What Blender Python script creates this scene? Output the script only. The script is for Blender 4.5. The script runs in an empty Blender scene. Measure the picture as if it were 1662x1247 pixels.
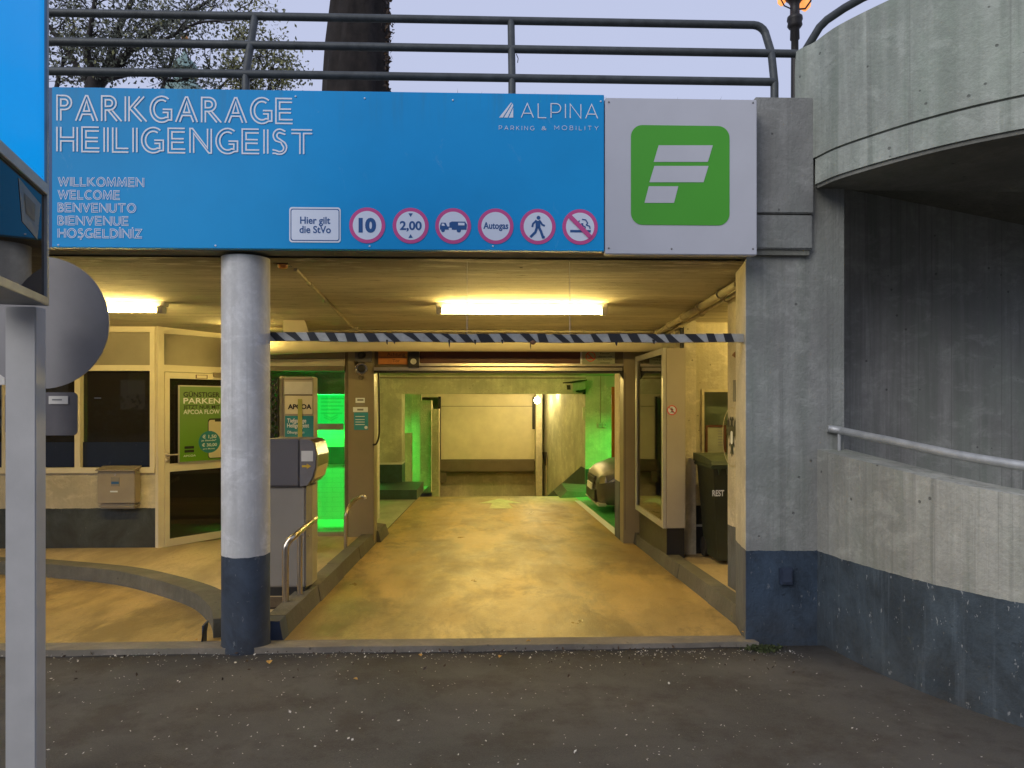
import bpy, bmesh, math, random
from mathutils import Vector, Matrix
random.seed(7)
S = bpy.context.scene
COL = S.collection
PI = math.pi
# ------------------------------------------------------------------ camera
F = 1200.0; CX = 831.0; HY = 656.0; YAW = 0.034; CZ = 1.6
cd = bpy.data.cameras.new('camera'); cam_o = bpy.data.objects.new('camera', cd); COL.objects.link(cam_o)
cd.sensor_width = 36; cd.lens = 36*F/1662.0; cd.shift_y = (HY-623.5)/1662.0
cam_o.location = (0, 0, CZ); cam_o.rotation_euler = (PI/2, 0, -YAW)
cd.clip_start = .05; cd.clip_end = 600
S.camera = cam_o
# ------------------------------------------------------------------ world, sun, exposure
W = bpy.data.worlds.new('World'); S.world = W; W.use_nodes = True
wn = W.node_tree; wn.nodes.clear()
wo = wn.nodes.new('ShaderNodeOutputWorld'); bg = wn.nodes.new('ShaderNodeBackground')
sky = wn.nodes.new('ShaderNodeTexSky'); sky.sky_type = 'NISHITA'; sky.sun_disc = False
SUN_EL, SUN_AZ = math.radians(32), math.radians(222)      # azimuth clockwise from +Y
sky.sun_elevation = SUN_EL; sky.sun_rotation = SUN_AZ; sky.dust_density = 3.0; sky.air_density = 1.0
mx = wn.nodes.new('ShaderNodeMix'); mx.data_type = 'RGBA'; mx.inputs[0].default_value = .88
wn.links.new(sky.outputs[0], mx.inputs[6]); mx.inputs[7].default_value = (6.6, 7.2, 9.8, 1)   # even dusk overcast
wn.links.new(mx.outputs[2], bg.inputs[0]); bg.inputs[1].default_value = .082
wn.links.new(bg.outputs[0], wo.inputs[0])
sl = bpy.data.lights.new('sun', 'SUN'); sl.energy = 1.3; sl.angle = math.radians(35); sl.color = (1, .96, .9)
so = bpy.data.objects.new('sun', sl); COL.objects.link(so)
d = Vector((math.sin(SUN_AZ)*math.cos(SUN_EL), math.cos(SUN_AZ)*math.cos(SUN_EL), math.sin(SUN_EL)))
so.rotation_euler = d.to_track_quat('Z', 'Y').to_euler(); so.location = (-5, -8, 12)
S.view_settings.view_transform = 'Standard'; S.view_settings.look = 'None'
S.view_settings.exposure = .12; S.view_settings.gamma = 1; S.view_settings.use_curve_mapping = False
S.render.engine = 'CYCLES'
S.cycles.use_denoising = True; S.cycles.max_bounces = 7; S.cycles.diffuse_bounces = 5; S.cycles.glossy_bounces = 3
S.cycles.transparent_max_bounces = 12; S.cycles.sample_clamp_indirect = 4

# ------------------------------------------------------------------ pixel -> place at a known depth
SA, CA = math.sin(YAW), math.cos(YAW)
def at(px, py, Y):
    u = (px-CX)/F; v = (HY-py)/F; t = Y/(CA-u*SA)
    return Vector((t*(SA+u*CA), Y, CZ+t*v))
def X(px, Y): return at(px, 0, Y).x
def Z(py, Y, px=831): return at(px, py, Y).z
def cam_xy(px, t):
    u = (px-CX)/F
    return (t*(SA+u*CA), t*(CA-u*SA))
def fz(y): return -.03*(y-4.9)            # garage floor falls gently inwards
def cz(y): return 2.57-.03*(y-4.9)        # ceiling runs parallel to it
UP = .10                                   # raised pavement

# ------------------------------------------------------------------ mesh helpers
ORG = {}
class MB:
    def __init__(s): s.v = []; s.f = []; s.sm = []
    def add(s, vs, fs, smooth=False):
        n = len(s.v); s.v += [Vector(v) for v in vs]
        for f in fs: s.f.append([i+n for i in f]); s.sm.append(smooth)
        return s
    def box(s, x0, x1, y0, y1, z0, z1, bev=0):
        if bev:
            bm = bmesh.new(); bmesh.ops.create_cube(bm, size=1)
            for v in bm.verts: v.co = Vector(((x0+x1)/2+v.co.x*(x1-x0), (y0+y1)/2+v.co.y*(y1-y0), (z0+z1)/2+v.co.z*(z1-z0)))
            bmesh.ops.bevel(bm, geom=bm.edges[:], offset=bev, segments=2, affect='EDGES')
            s.add([v.co.copy() for v in bm.verts], [[v.index for v in f.verts] for f in bm.faces]); bm.free(); return s
        return s.add([(x, y, z) for z in (z0, z1) for y in (y0, y1) for x in (x0, x1)],
                     [(0,2,3,1), (4,5,7,6), (0,1,5,4), (2,6,7,3), (0,4,6,2), (1,3,7,5)])
    def obox(s, o, U, V, Wd, a, b, c, bev=0):
        """box spanned from o by a*U, b*V, c*W"""
        m = MB(); m.box(0, a, 0, b, 0, c, bev)
        return s.add([o+U*v.x+V*v.y+Wd*v.z for v in m.v], m.f)
    def hexa(s, p): return s.add(p, [(0,3,2,1), (4,5,6,7), (0,1,5,4), (1,2,6,5), (2,3,7,6), (3,0,4,7)])
    def prism(s, pts, off):
        n = len(pts); pts = [Vector(p) for p in pts]; off = Vector(off)
        return s.add(pts+[p+off for p in pts], [list(range(n-1,-1,-1)), list(range(n, 2*n))]+[(i, (i+1) % n, n+(i+1) % n, n+i) for i in range(n)])
    def tube(s, pts, r, n=12, caps=True, sm=True):
        pts = [Vector(p) for p in pts]; rs = r if isinstance(r, (list, tuple)) else [r]*len(pts)
        vs = []; N = None
        for i, p in enumerate(pts):
            t = (pts[min(i+1, len(pts)-1)]-pts[max(i-1, 0)]).normalized()
            if N is None:
                N = t.orthogonal().normalized()
            else:
                N = (N-t*N.dot(t)); N = N.normalized() if N.length > 1e-6 else t.orthogonal().normalized()
            B = t.cross(N)
            for k in range(n):
                a = 2*PI*k/n; vs.append(p+(N*math.cos(a)+B*math.sin(a))*rs[i])
        fs = [(i*n+k, i*n+(k+1) % n, (i+1)*n+(k+1) % n, (i+1)*n+k) for i in range(len(pts)-1) for k in range(n)]
        s.add(vs, fs, sm)
        if caps: s.add(vs[:n], [list(range(n-1,-1,-1))]); s.add(vs[-n:], [list(range(n))])
        return s
    def lathe(s, c, prof, n=24, axis=(0,0,1), sm=True):
        ax = Vector(axis).normalized(); N = ax.orthogonal().normalized(); B = ax.cross(N); c = Vector(c); vs = []
        for r, h in prof:
            for k in range(n):
                a = 2*PI*k/n; vs.append(c+ax*h+(N*math.cos(a)+B*math.sin(a))*max(r, 1e-4))
        fs = [(i*n+k, i*n+(k+1) % n, (i+1)*n+(k+1) % n, (i+1)*n+k) for i in range(len(prof)-1) for k in range(n)]
        s.add(vs, fs, sm); s.add(vs[:n], [list(range(n-1,-1,-1))]); s.add(vs[-n:], [list(range(n))]); return s
    def build(s, name, m, parent=None, loc=None, autosm=False):
        org = ORG[parent.name] if parent else Vector(loc if loc is not None else (0,0,0))
        me = bpy.data.meshes.new(name); me.from_pydata([v-org for v in s.v], [], s.f)
        me.materials.append(m)
        for p, q in zip(me.polygons, s.sm): p.use_smooth = q
        bm = bmesh.new(); bm.from_mesh(me); bmesh.ops.recalc_face_normals(bm, faces=bm.faces[:]); bm.to_mesh(me); bm.free()
        o = bpy.data.objects.new(name, me); COL.objects.link(o)
        if parent: o.parent = parent
        else: o.location = org
        ORG[o.name] = org
        return o
def tag(o, label=None, cat=None, group=None, kind=None):
    for k, v in (('label', label), ('category', cat), ('group', group), ('kind', kind)):
        if v: o[k] = v
    return o
def thing(name, loc, label, cat, group=None):
    o = bpy.data.objects.new(name, None); COL.objects.link(o); o.location = loc; o.empty_display_size = .2
    ORG[o.name] = Vector(loc); return tag(o, label, cat, group)
def copy_tree(o, loc=None, parent=None):
    c = o.copy(); COL.objects.link(c); c.parent = parent
    if loc is not None: c.location = loc
    ORG[c.name] = Vector(loc) if loc is not None else ORG[o.name]
    for ch in list(o.children):
        copy_tree(ch, None, c)
    return c
def catmull(pts, k=6):
    P = [Vector(p) for p in pts]; out = []
    for i in range(len(P)-1):
        a, b, c, e = P[max(i-1,0)], P[i], P[i+1], P[min(i+2,len(P)-1)]
        for j in range(k):
            t = j/k
            out.append(.5*((2*b)+(c-a)*t+(2*a-5*b+4*c-e)*t*t+(3*b-a-3*c+e)*t**3))
    return out+[P[-1]]
def path_wall(mb, pts, th, z0, z1, left=True):
    """upright band along plan points (Vector xy); z0/z1 constant or functions of fraction"""
    n = len(pts); ins = []
    for i in range(n):
        t = (pts[min(i+1,n-1)]-pts[max(i-1,0)]); nn = Vector((-t.y, t.x)).normalized()*(th if left else -th)
        ins.append(pts[i]+nn)
    zf = lambda z, i: z(i/(n-1)) if callable(z) else z
    vs = []
    for i in range(n):
        vs += [(pts[i].x, pts[i].y, zf(z0,i)), (pts[i].x, pts[i].y, zf(z1,i)), (ins[i].x, ins[i].y, zf(z1,i)), (ins[i].x, ins[i].y, zf(z0,i))]
    fs = []; sm = []
    n0 = len(mb.v)
    for i in range(n-1):
        a = i*4; b = a+4
        for j in range(4): fs.append((a+j, b+j, b+(j+1) % 4, a+(j+1) % 4))
    fs += [(0,1,2,3), (4*n-1, 4*n-2, 4*n-3, 4*n-4)]
    mb.add(vs, fs); return mb

# ------------------------------------------------------------------ materials
class NT:
    def __init__(s, name):
        s.m = bpy.data.materials.new(name); s.m.use_nodes = True; s.t = s.m.node_tree; s.t.nodes.clear()
        s.out = s.n('ShaderNodeOutputMaterial'); s.b = s.n('ShaderNodeBsdfPrincipled'); s.l(s.b.outputs[0], s.out.inputs[0])
        s.pos = s.n('ShaderNodeNewGeometry').outputs[0]
    def n(s, t, **k):
        x = s.t.nodes.new(t)
        for a, b in k.items(): setattr(x, a, b)
        return x
    def l(s, a, b): s.t.links.new(a, b)
    def mapped(s, sc, src=None):
        m = s.n('ShaderNodeMapping'); s.l(src or s.pos, m.inputs[0]); m.inputs[3].default_value = sc if hasattr(sc, '__len__') else (sc,)*3
        return m.outputs[0]
    def noise(s, sc, scale=1, detail=5, rough=.6, dist=0):
        x = s.n('ShaderNodeTexNoise'); s.l(s.mapped(sc), x.inputs['Vector']); x.inputs['Scale'].default_value = scale
        x.inputs['Detail'].default_value = detail; x.inputs['Roughness'].default_value = rough; x.inputs['Distortion'].default_value = dist
        return x.outputs[0]
    def voro(s, sc, scale=1, feat='F1'):
        x = s.n('ShaderNodeTexVoronoi', feature=feat); s.l(s.mapped(sc), x.inputs['Vector']); x.inputs['Scale'].default_value = scale
        return x
    def ramp(s, v, a, b, ca=(0,0,0,1), cb=(1,1,1,1)):
        r = s.n('ShaderNodeMapRange'); s.l(v, r.inputs[0]); r.inputs[1].default_value = a; r.inputs[2].default_value = b
        return r.outputs[0]
    def math(s, op, a, b=None):
        m = s.n('ShaderNodeMath', operation=op)
        for i, q in enumerate((a, b)):
            if q is None: continue
            if isinstance(q, (int, float)): m.inputs[i].default_value = q
            else: s.l(q, m.inputs[i])
        return m.outputs[0]
    def mix(s, f, a, b, mode='MIX'):
        m = s.n('ShaderNodeMix', data_type='RGBA', blend_type=mode)
        for i, q in ((0, f), (6, a), (7, b)):
            if isinstance(q, (int, float)): m.inputs[i].default_value = q
            elif isinstance(q, (tuple, list)): m.inputs[i].default_value = (*q[:3], 1)
            else: s.l(q, m.inputs[i])
        return m.outputs[2]
    def xyz(s):
        m = s.n('ShaderNodeSeparateXYZ'); s.l(s.pos, m.inputs[0]); return m.outputs
    def bump(s, h, st=.3, dist=.01):
        b = s.n('ShaderNodeBump'); s.l(h, b.inputs['Height']); b.inputs['Strength'].default_value = st; b.inputs['Distance'].default_value = dist
        s.l(b.outputs[0], s.b.inputs['Normal']); return b
    def done(s, col, rough=.6, metal=0):
        for k, q in (('Base Color', col), ('Roughness', rough), ('Metallic', metal)):
            if isinstance(q, (int, float)): s.b.inputs[k].default_value = q
            elif isinstance(q, (tuple, list)): s.b.inputs[k].default_value = (*q[:3], 1)
            else: s.l(q, s.b.inputs[k])
        return s.m
def plain(name, c, rough=.5, metal=0, var=.15, sc=6, bump=.08, spec=None):
    t = NT(name); nz = t.noise(sc, 1, 6); f = t.ramp(nz, .3, .7)
    dk = tuple(x*(1-var) for x in c); lt = tuple(min(1, x*(1+var)) for x in c)
    col = t.mix(f, dk, lt)
    if bump: t.bump(t.noise(sc*12, 1, 3), bump, .004)
    if spec is not None: t.b.inputs['Specular IOR Level'].default_value = spec
    rr = t.ramp(t.noise(sc*2.3, 1, 4), 0, 1)
    r = t.math('ADD', t.math('MULTIPLY', rr, .12), rough-.06)
    return t.done(col, r, metal)
def flat(name, c, rough=.5):
    t = NT(name); col = t.mix(t.math('MULTIPLY', t.ramp(t.noise(9,1,5), .35,.75), .12), c, tuple(x*.8 for x in c)); return t.done(col, rough)
def glow(name, c, st, back=None):
    t = NT(name); t.b.inputs['Emission Color'].default_value = (*c, 1); t.b.inputs['Emission Strength'].default_value = st
    return t.done(c, .4)
def painted_concrete(name, base, blue=None, zline=.62, slope=0, streak=.35, tint=(.9,1.02,.92), pits=True, joints=None, rough=.85, dirt=.5, wear=.5, big=.9, bump=.5):
    t = NT(name); xyz = t.xyz()
    a = t.ramp(t.noise((big,big,big*.8), 1, 7, .62, .4), .40, .62)
    b = t.ramp(t.noise((11, 11, .35), 1, 5, .6, .3), .44, .62)
    c = t.ramp(t.noise(34, 1, 4, .7), .38, .62)
    d1 = tuple(x*.66 for x in base); l1 = tuple(min(1, x*1.22) for x in base)
    col = t.mix(a, d1, l1)
    col = t.mix(t.math('MULTIPLY', b, streak*1.6), col, tuple(x*.55*y for x, y in zip(base, tint)))
    lt = t.ramp(t.noise((7, 7, .3), 1, 4, .55, 1.0), .54, .66)
    col = t.mix(t.math('MULTIPLY', lt, streak*.6), col, tuple(min(1, x*1.5) for x in base))
    gr = t.ramp(t.noise((1.3, 1.3, .7), 1, 6), .46, .64)
    col = t.mix(t.math('MULTIPLY', gr, .6), col, tuple(x*y*.85 for x, y in zip(base, tint)))
    mb1 = t.ramp(t.noise((3.2, 3.2, 2.2), 1, 8, .72, .8), .42, .58)
    col = t.mix(t.math('MULTIPLY', mb1, .34), col, tuple(x*.58 for x in base))
    mb2 = t.ramp(t.noise((2.1, 2.1, 3.4), 1.7, 8, .72, .5), .52, .64)
    col = t.mix(t.math('MULTIPLY', mb2, .32), col, tuple(min(1, x*1.45) for x in base))
    run = t.ramp(t.noise((16, 16, .22), 1, 4, .6, .6), .57, .64)
    col = t.mix(t.math('MULTIPLY', run, streak), col, tuple(x*.42 for x in base))
    col = t.mix(t.math('MULTIPLY', c, .26), col, tuple(x*.6 for x in base))
    h = t.math('ADD', t.math('MULTIPLY', c, .5), t.math('MULTIPLY', b, .4))
    if pits:
        v = t.voro(1, 9); p = t.ramp(v.outputs['Distance'], .10, .065)
        sel = t.math('GREATER_THAN', t.noise(3.1, 1, 3), .50)
        p = t.math('MULTIPLY', p, sel)
        col = t.mix(t.math('MULTIPLY', p, .75), col, tuple(x*.25 for x in base)); h = t.math('SUBTRACT', h, t.math('MULTIPLY', p, 1.5))
    if joints:
        ax, sp = joints; m = t.math('FRACT', t.math('MULTIPLY', xyz[ax], 1/sp)); j = t.math('LESS_THAN', m, .012/sp*.6)
        col = t.mix(t.math('MULTIPLY', j, .45), col, tuple(x*.4 for x in base)); h = t.math('SUBTRACT', h, j)
    if blue:
        z = xyz[2]
        if slope: z = t.math('ADD', z, t.math('MULTIPLY', t.math('SUBTRACT', xyz[1], 4.9), -slope))
        z = t.math('ADD', z, t.math('MULTIPLY', t.math('SUBTRACT', t.noise((9, 9, 2), 1, 4), .5), .022))
        m = t.math('LESS_THAN', z, zline)
        wn_ = t.ramp(t.noise((3, 3, 2.0), 1, 7, .7, .6), .38, .62)
        bc = t.mix(wn_, tuple(x*.62 for x in blue), tuple(x*1.35 for x in blue))
        fd = t.ramp(t.noise((9, 9, .5), 1, 6, .7), .54, .66)
        bc = t.mix(t.math('MULTIPLY', fd, .35*wear), bc, tuple(min(1, x*2.2+.05) for x in blue))
        sp2 = t.ramp(t.noise((22, 22, 11), 1, 3, .8), .65, .68)
        bc = t.mix(t.math('MULTIPLY', sp2, .55*wear), bc, (.42,.43,.42))
        low = t.ramp(z, .34, 0)
        gm = t.math('MULTIPLY', t.math('MULTIPLY', low, dirt), t.ramp(t.noise((4,4,6), 1, 5), .3, .6))
        bc = t.mix(gm, bc, (.045,.042,.036))
        col = t.mix(m, col, bc)
    t.bump(h, bump, .008)
    return t.done(col, rough)

M = {}
CONC = (.335, .345, .315)
NAVY = (.036, .058, .088)
M['pier'] = painted_concrete('concrete_pier_painted_base', (.325,.33,.305), NAVY, .615, wear=.35)
M['parapet'] = painted_concrete('concrete_parapet_light', (.40,.395,.34), (.050,.068,.082), .612, wear=1.0, streak=.4)
M['upper'] = painted_concrete('concrete_upper_greenish', (.385,.41,.355), streak=.36, big=1.3)
M['beamc'] = painted_concrete('concrete_beam_grey', (.29,.295,.28), streak=.2)
M['dark_conc'] = painted_concrete('concrete_stairwell', (.37,.37,.35), streak=.5, joints=(0, .42))
M['soffit'] = painted_concrete('concrete_soffit', (.21,.21,.18), streak=.1)
M['column'] = painted_concrete('column_paint', (.72,.72,.70), (.040,.055,.078), .617, tint=(.9,.9,.88), streak=.22, pits=False, wear=.3, bump=.15)
M['cream'] = painted_concrete('cream_wall_paint', (.62,.57,.44), tint=(.95,.9,.8), streak=.08, pits=True)
M['cream_base'] = painted_concrete('cream_wall_grey_base', (.62,.57,.44), (.09,.1,.115), .62, slope=-.03, tint=(.95,.9,.8), streak=.1, pits=False, wear=.2)
M['office'] = painted_concrete('office_wall_paint', (.66,.60,.44), (.045,.055,.06), Z(822, 8.4), tint=(.95,.9,.8), streak=.03, pits=False, wear=.15)
M['blackbase'] = painted_concrete('alcove_wall_paint', (.60,.55,.40), (.03,.034,.036), Z(822, 7.9), tint=(.9,.85,.7), streak=.2, wear=.1)
M['pale'] = painted_concrete('pale_interior_paint', (.60,.60,.45), tint=(.95,.95,.8), streak=.12, pits=True)
M['green_band'] = plain('dark_green_gloss_paint', (.03,.07,.06), .4, var=.3)
M['kerb'] = painted_concrete('kerb_concrete', (.13,.12,.095), streak=.1, rough=.9)
M['kerb_blue'] = plain('kerb_blue_nose', (.035,.05,.085), .6, var=.3)
M['sill'] = painted_concrete('sill_concrete', (.22,.19,.15), streak=.0, rough=.9)

def ceiling_mat():
    t = NT('board_marked_ceiling'); xyz = t.xyz()
    base = (.60,.55,.40)
    a = t.ramp(t.noise((.5, 1.6, 1), 1, 6, .6, .3), .4, .6)
    col = t.mix(a, tuple(x*.78 for x in base), tuple(x*1.1 for x in base))
    st = t.ramp(t.noise((.9, 16, 1), 1, 6, .7, .3), .44, .6)
    col = t.mix(t.math('MULTIPLY', st, .36), col, tuple(x*.5 for x in base))
    fl = t.ramp(t.noise((5, 42, 1), 1, 5, .75), .585, .63)
    col = t.mix(t.math('MULTIPLY', fl, .6), col, (.12,.09,.05))
    near = t.ramp(xyz[1], 5.6, 4.95)
    g = t.math('MULTIPLY', near, t.ramp(t.noise((2.5, 12, 1), 1, 6, .7), .36, .48))
    col = t.mix(t.math('MULTIPLY', g, .9), col, (.09,.07,.045))
    h = t.math('ADD', t.math('MULTIPLY', st, .5), t.math('MULTIPLY', fl, -1))
    for yj in (5.55, 6.22, 7.4):
        wob = t.math('ADD', xyz[1], t.math('MULTIPLY', t.noise((1.2, 1, 1), 1, 4), .03))
        j = t.math('LESS_THAN', t.math('ABSOLUTE', t.math('SUBTRACT', wob, yj)), .005)
        col = t.mix(t.math('MULTIPLY', j, .55), col, (.12,.09,.05))
    t.bump(h, .7, .01)
    return t.done(col, .85)
M['ceiling'] = ceiling_mat()
def floor_mat(name, base, warm=.6, rough=.55, dirty=.5):
    t = NT(name); xyz = t.xyz()
    a = t.ramp(t.noise((1.5, .4, 1), 1, 6, .65, .3), .4, .6)
    col = t.mix(a, tuple(x*.72 for x in base), tuple(x*1.15 for x in base))
    d_ = t.ramp(t.noise((1.7, .6, 1), 1, 8, .72, .3), .48, .6)
    col = t.mix(t.math('MULTIPLY', d_, dirty), col, tuple(x*.42 for x in base))
    # tyre tracks either side of the lane middle
    for xc in (-.62, .72):
        tr = t.ramp(t.math('ABSOLUTE', t.math('SUBTRACT', t.math('ADD', xyz[0], t.math('MULTIPLY', t.noise((.4,.35,1),1,3), .5)), xc+.25)), .28, .05)
        col = t.mix(t.math('MULTIPLY', t.math('MULTIPLY', tr, t.ramp(t.noise((3, .6, 1), 1, 6, .7), .42, .58)), .4*warm), col, tuple(x*.45 for x in base))
    sp = t.ramp(t.noise(45, 1, 4, .75), .4, .6); col = t.mix(t.math('MULTIPLY', sp, .28), col, tuple(x*.6 for x in base))
    dots = t.ramp(t.noise(19, 1, 3, .8), .64, .68); col = t.mix(t.math('MULTIPLY', dots, .5), col, tuple(x*.3 for x in base))
    mid = t.math('MULTIPLY', t.ramp(t.math('ABSOLUTE', t.math('SUBTRACT', xyz[1], 7.9)), 1.5, .2), t.ramp(t.math('ABSOLUTE', xyz[0]), 1.5, .2)); col = t.mix(t.math('MULTIPLY', t.math('MULTIPLY', mid, t.ramp(t.noise((1.6,.9,1),1,8,.72), .42, .58)), dirty*.75), col, tuple(x*.3 for x in base))
    oil = t.ramp(t.noise((1.4, .9, 1), 1, 8, .75, .3), .55, .62); col = t.mix(t.math('MULTIPLY', oil, dirty*.7), col, tuple(x*.3 for x in base))
    t.bump(sp, .3, .005)
    r = t.math('ADD', t.math('MULTIPLY', t.ramp(t.noise((2,1.2,1), 1, 5), .3, .7), .25), rough-.15)
    return t.done(col, r)
M['lane'] = floor_mat('ochre_lane_floor', (.46,.315,.11), 1.6, .42, .9)
M['pave'] = floor_mat('ochre_pavement', (.50,.38,.20), 0, .75, .3)
M['pale_floor'] = floor_mat('pale_bay_floor', (.36,.40,.28), 0, .5, .3)
M['green_floor'] = floor_mat('green_bay_floor', (.05,.33,.09), 0, .4, .3)
def asphalt():
    t = NT('asphalt'); xyz = t.xyz(); base = (.110,.101,.086)
    a = t.ramp(t.noise((.7,.7,1), 1, 7, .65, .6), .4, .62)
    col = t.mix(a, tuple(x*.66 for x in base), tuple(x*1.25 for x in base))
    g = t.ramp(t.noise(130, 1, 4, .8), .35, .65); col = t.mix(t.math('MULTIPLY', g, .5), col, (.17,.155,.13))
    br = t.ramp(t.noise((2.2,2.2,1), 1, 6, .7), .48, .62); col = t.mix(t.math('MULTIPLY', br, .5), col, (.055,.038,.024))
    v = t.voro(1, 85); ag = t.ramp(v.outputs['Distance'], .3, .1)
    sel = t.math('GREATER_THAN', t.noise(37, 1, 2), .58)
    col = t.mix(t.math('MULTIPLY', t.math('MULTIPLY', ag, sel), .45), col, (.22,.205,.18))
    dm = t.ramp(t.math('ADD', xyz[1], t.math('MULTIPLY', t.noise((3,3,1),1,5), .25)), 4.55, 4.95); col = t.mix(t.math('MULTIPLY', dm, .75), col, (.018,.015,.011))
    t.bump(t.math('ADD', g, ag), .9, .008)
    return t.done(col, .8)
M['asphalt'] = asphalt()
def sign_blue():
    t = NT('sign_blue'); c = (.004,.31,.68)
    col = t.mix(t.ramp(t.noise(.9, 1, 6), .38, .62), tuple(x*.93 for x in c), tuple(x*1.04 for x in c))
    sm = t.ramp(t.noise((5, 5, 2.2), 1, 6, .75, .8), .63, .72); col = t.mix(t.math('MULTIPLY', sm, .22), col, (.35,.5,.65))
    top = t.math('MULTIPLY', t.ramp(t.xyz()[2], 3.30, 3.57), t.ramp(t.noise((14, 14, 1.0), 1, 5, .7), .5, .66)); col = t.mix(t.math('MULTIPLY', top, .22), col, (.06,.16,.22))
    t.bump(t.noise((1.1,1.1,.7), 1, 3), .15, .02); t.b.inputs['Specular IOR Level'].default_value = .25
    return t.done(col, .5)
M['sign_blue'] = sign_blue()
M['sign_edge'] = plain('sign_navy_edge', (.01,.07,.2), .5)
M['sign_white'] = flat('print_white', (.74,.78,.84))
M['panel_white'] = plain('panel_grey_white', (.52,.53,.57), .5, var=.05, sc=2, bump=.02)
M['logo_green'] = plain('logo_green', (.065,.37,.02), .5, var=.04, sc=2, bump=.02)
M['navy_print'] = flat('navy_print', (.010,.085,.27))
M['ring'] = flat('magenta_ring', (.60,.075,.27))
M['disc_white'] = flat('symbol_white', (.70,.76,.86))
M['tube_metal'] = plain('galvanised_rail', (.062,.07,.072), .55, .35, .25, 14, .2)
M['handrail'] = plain('handrail_zinc', (.42,.43,.42), .5, .4, .18, 18, .15)
M['steel'] = plain('brushed_steel', (.55,.5,.42), .3, 1, .1, 10, .05)
M['chrome'] = plain('chrome', (.42,.40,.36), .2, 1, .05)
M['taupe'] = plain('taupe_metal', (.235,.195,.13), .45, 0, .08, 3, .06)
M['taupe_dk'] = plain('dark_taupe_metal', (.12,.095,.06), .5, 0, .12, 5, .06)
M['cab'] = plain('cabinet_paint', (.38,.34,.27), .45, 0, .06, 3, .05)
M['mach'] = plain('machine_grey', (.225,.205,.175), .5, 0, .05, 4, .1)
M['mach_dk'] = plain('machine_head_grey', (.10,.095,.105), .5, 0, .06, 4, .1)
M['black'] = plain('black_plastic', (.016,.016,.017), .45, 0, .2)
M['cable'] = plain('black_cable', (.012,.012,.012), .6)
M['white_pl'] = plain('white_plastic', (.62,.6,.55), .45, 0, .08)
M['pvc'] = plain('cream_duct', (.66,.60,.42), .5, 0, .08, 3, .08)
M['conduit'] = plain('painted_conduit', (.42,.37,.24), .6, 0, .2, 12)
M['maroon'] = plain('maroon_panel', (.075,.018,.010), .5, 0, .12, 5)
M['orange_s'] = plain('orange_sign', (.42,.15,.03), .5, 0, .15, 6)
M['red_print'] = flat('red_print', (.55,.04,.03))
M['ink'] = flat('black_ink', (.012,.012,.014))
M['ink_grey'] = flat('grey_ink', (.2,.2,.2))
M['alu'] = plain('aluminium_frame', (.55,.54,.5), .4, .5, .1)
M['fr_cream'] = plain('cream_window_frame', (.72,.66,.48), .45, 0, .05, 4, .04)
M['transom'] = plain('frosted_transom_panel', (.30,.27,.19), .5, 0, .1, 3)
M['post_grey'] = plain('sign_post_grey', (.44,.44,.43), .5, .1, .08, 5, .1)
M['post_side'] = plain('sign_post_side_grey', (.40,.42,.47), .5, .1, .06, 5, .1)
M['disc_grey'] = plain('sign_back_grey', (.24,.235,.24), .45, .3, .12, 3, .05)
M['totem_frame'] = plain('totem_frame_metal', (.25,.27,.28), .45, .4, .15, 8, .1)
M['petrol'] = plain('poster_petrol_blue', (.015,.20,.26), .5, 0, .05)
M['poster_g'] = None
M['rust'] = plain('rusty_brown', (.2,.09,.04), .7)
M['bin'] = plain('bin_dark_green', (.022,.028,.018), .5, 0, .2, 5)
M['bin_lid'] = plain('bin_lid_green', (.055,.075,.04), .5, 0, .2, 5)
M['mailbox'] = plain('mailbox_metal', (.33,.28,.2), .45, .3, .08)
M['bark'] = plain('dark_bark', (.017,.013,.011), .95, 0, .5, 9, 1.0)
M['branch'] = plain('branch_bark', (.030,.026,.024), .9, 0, .3, 9, .4)
M['leaf_a'] = plain('leaf_grey_green', (.15,.165,.125), .7, 0, .5, 3, 0)
M['leaf_b'] = plain('leaf_olive', (.24,.24,.10), .7, 0, .4, 3, 0)
M['ivy'] = plain('ivy_leaf_brown', (.055,.032,.018), .7, 0, .5, 20, 0)
M['yleaf'] = plain('yellow_leaf', (.5,.28,.06), .7, 0, .3, 30, 0)
M['petal'] = plain('pale_petal', (.62,.58,.5), .8, 0, .2, 30, 0)
M['iron'] = plain('cast_iron_black', (.015,.013,.012), .5, .2, .3, 20, .3)
M['copper'] = plain('verdigris_copper', (.20,.30,.27), .7, 0, .2, .4)
M['gold'] = plain('gilded_ball', (.6,.25,.06), .4, .6)
M['car_paint'] = plain('silver_car_paint', (.09,.09,.088), .35, .2, .02, 2, 0)
M['tyre'] = plain('tyre_rubber', (.015,.015,.015), .8)
M['mat'] = plain('door_mat_brown', (.05,.035,.025), .95, 0, .3, 40, .8)
M['moss'] = plain('moss', (.045,.06,.018), .95, 0, .5, 40, .5)
M['teal_stk'] = plain('sticker_blue', (.03,.25,.36), .5)
M['brown_fr'] = plain('brown_picture_frame', (.10,.035,.018), .4)
M['pic'] = plain('framed_paper', (.28,.3,.2), .5)
M['orange_door'] = plain('orange_brown_door_edge', (.30,.10,.015), .5)
M['film'] = plain('navy_window_film', (.010,.017,.045), .25, 0, .1)
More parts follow.
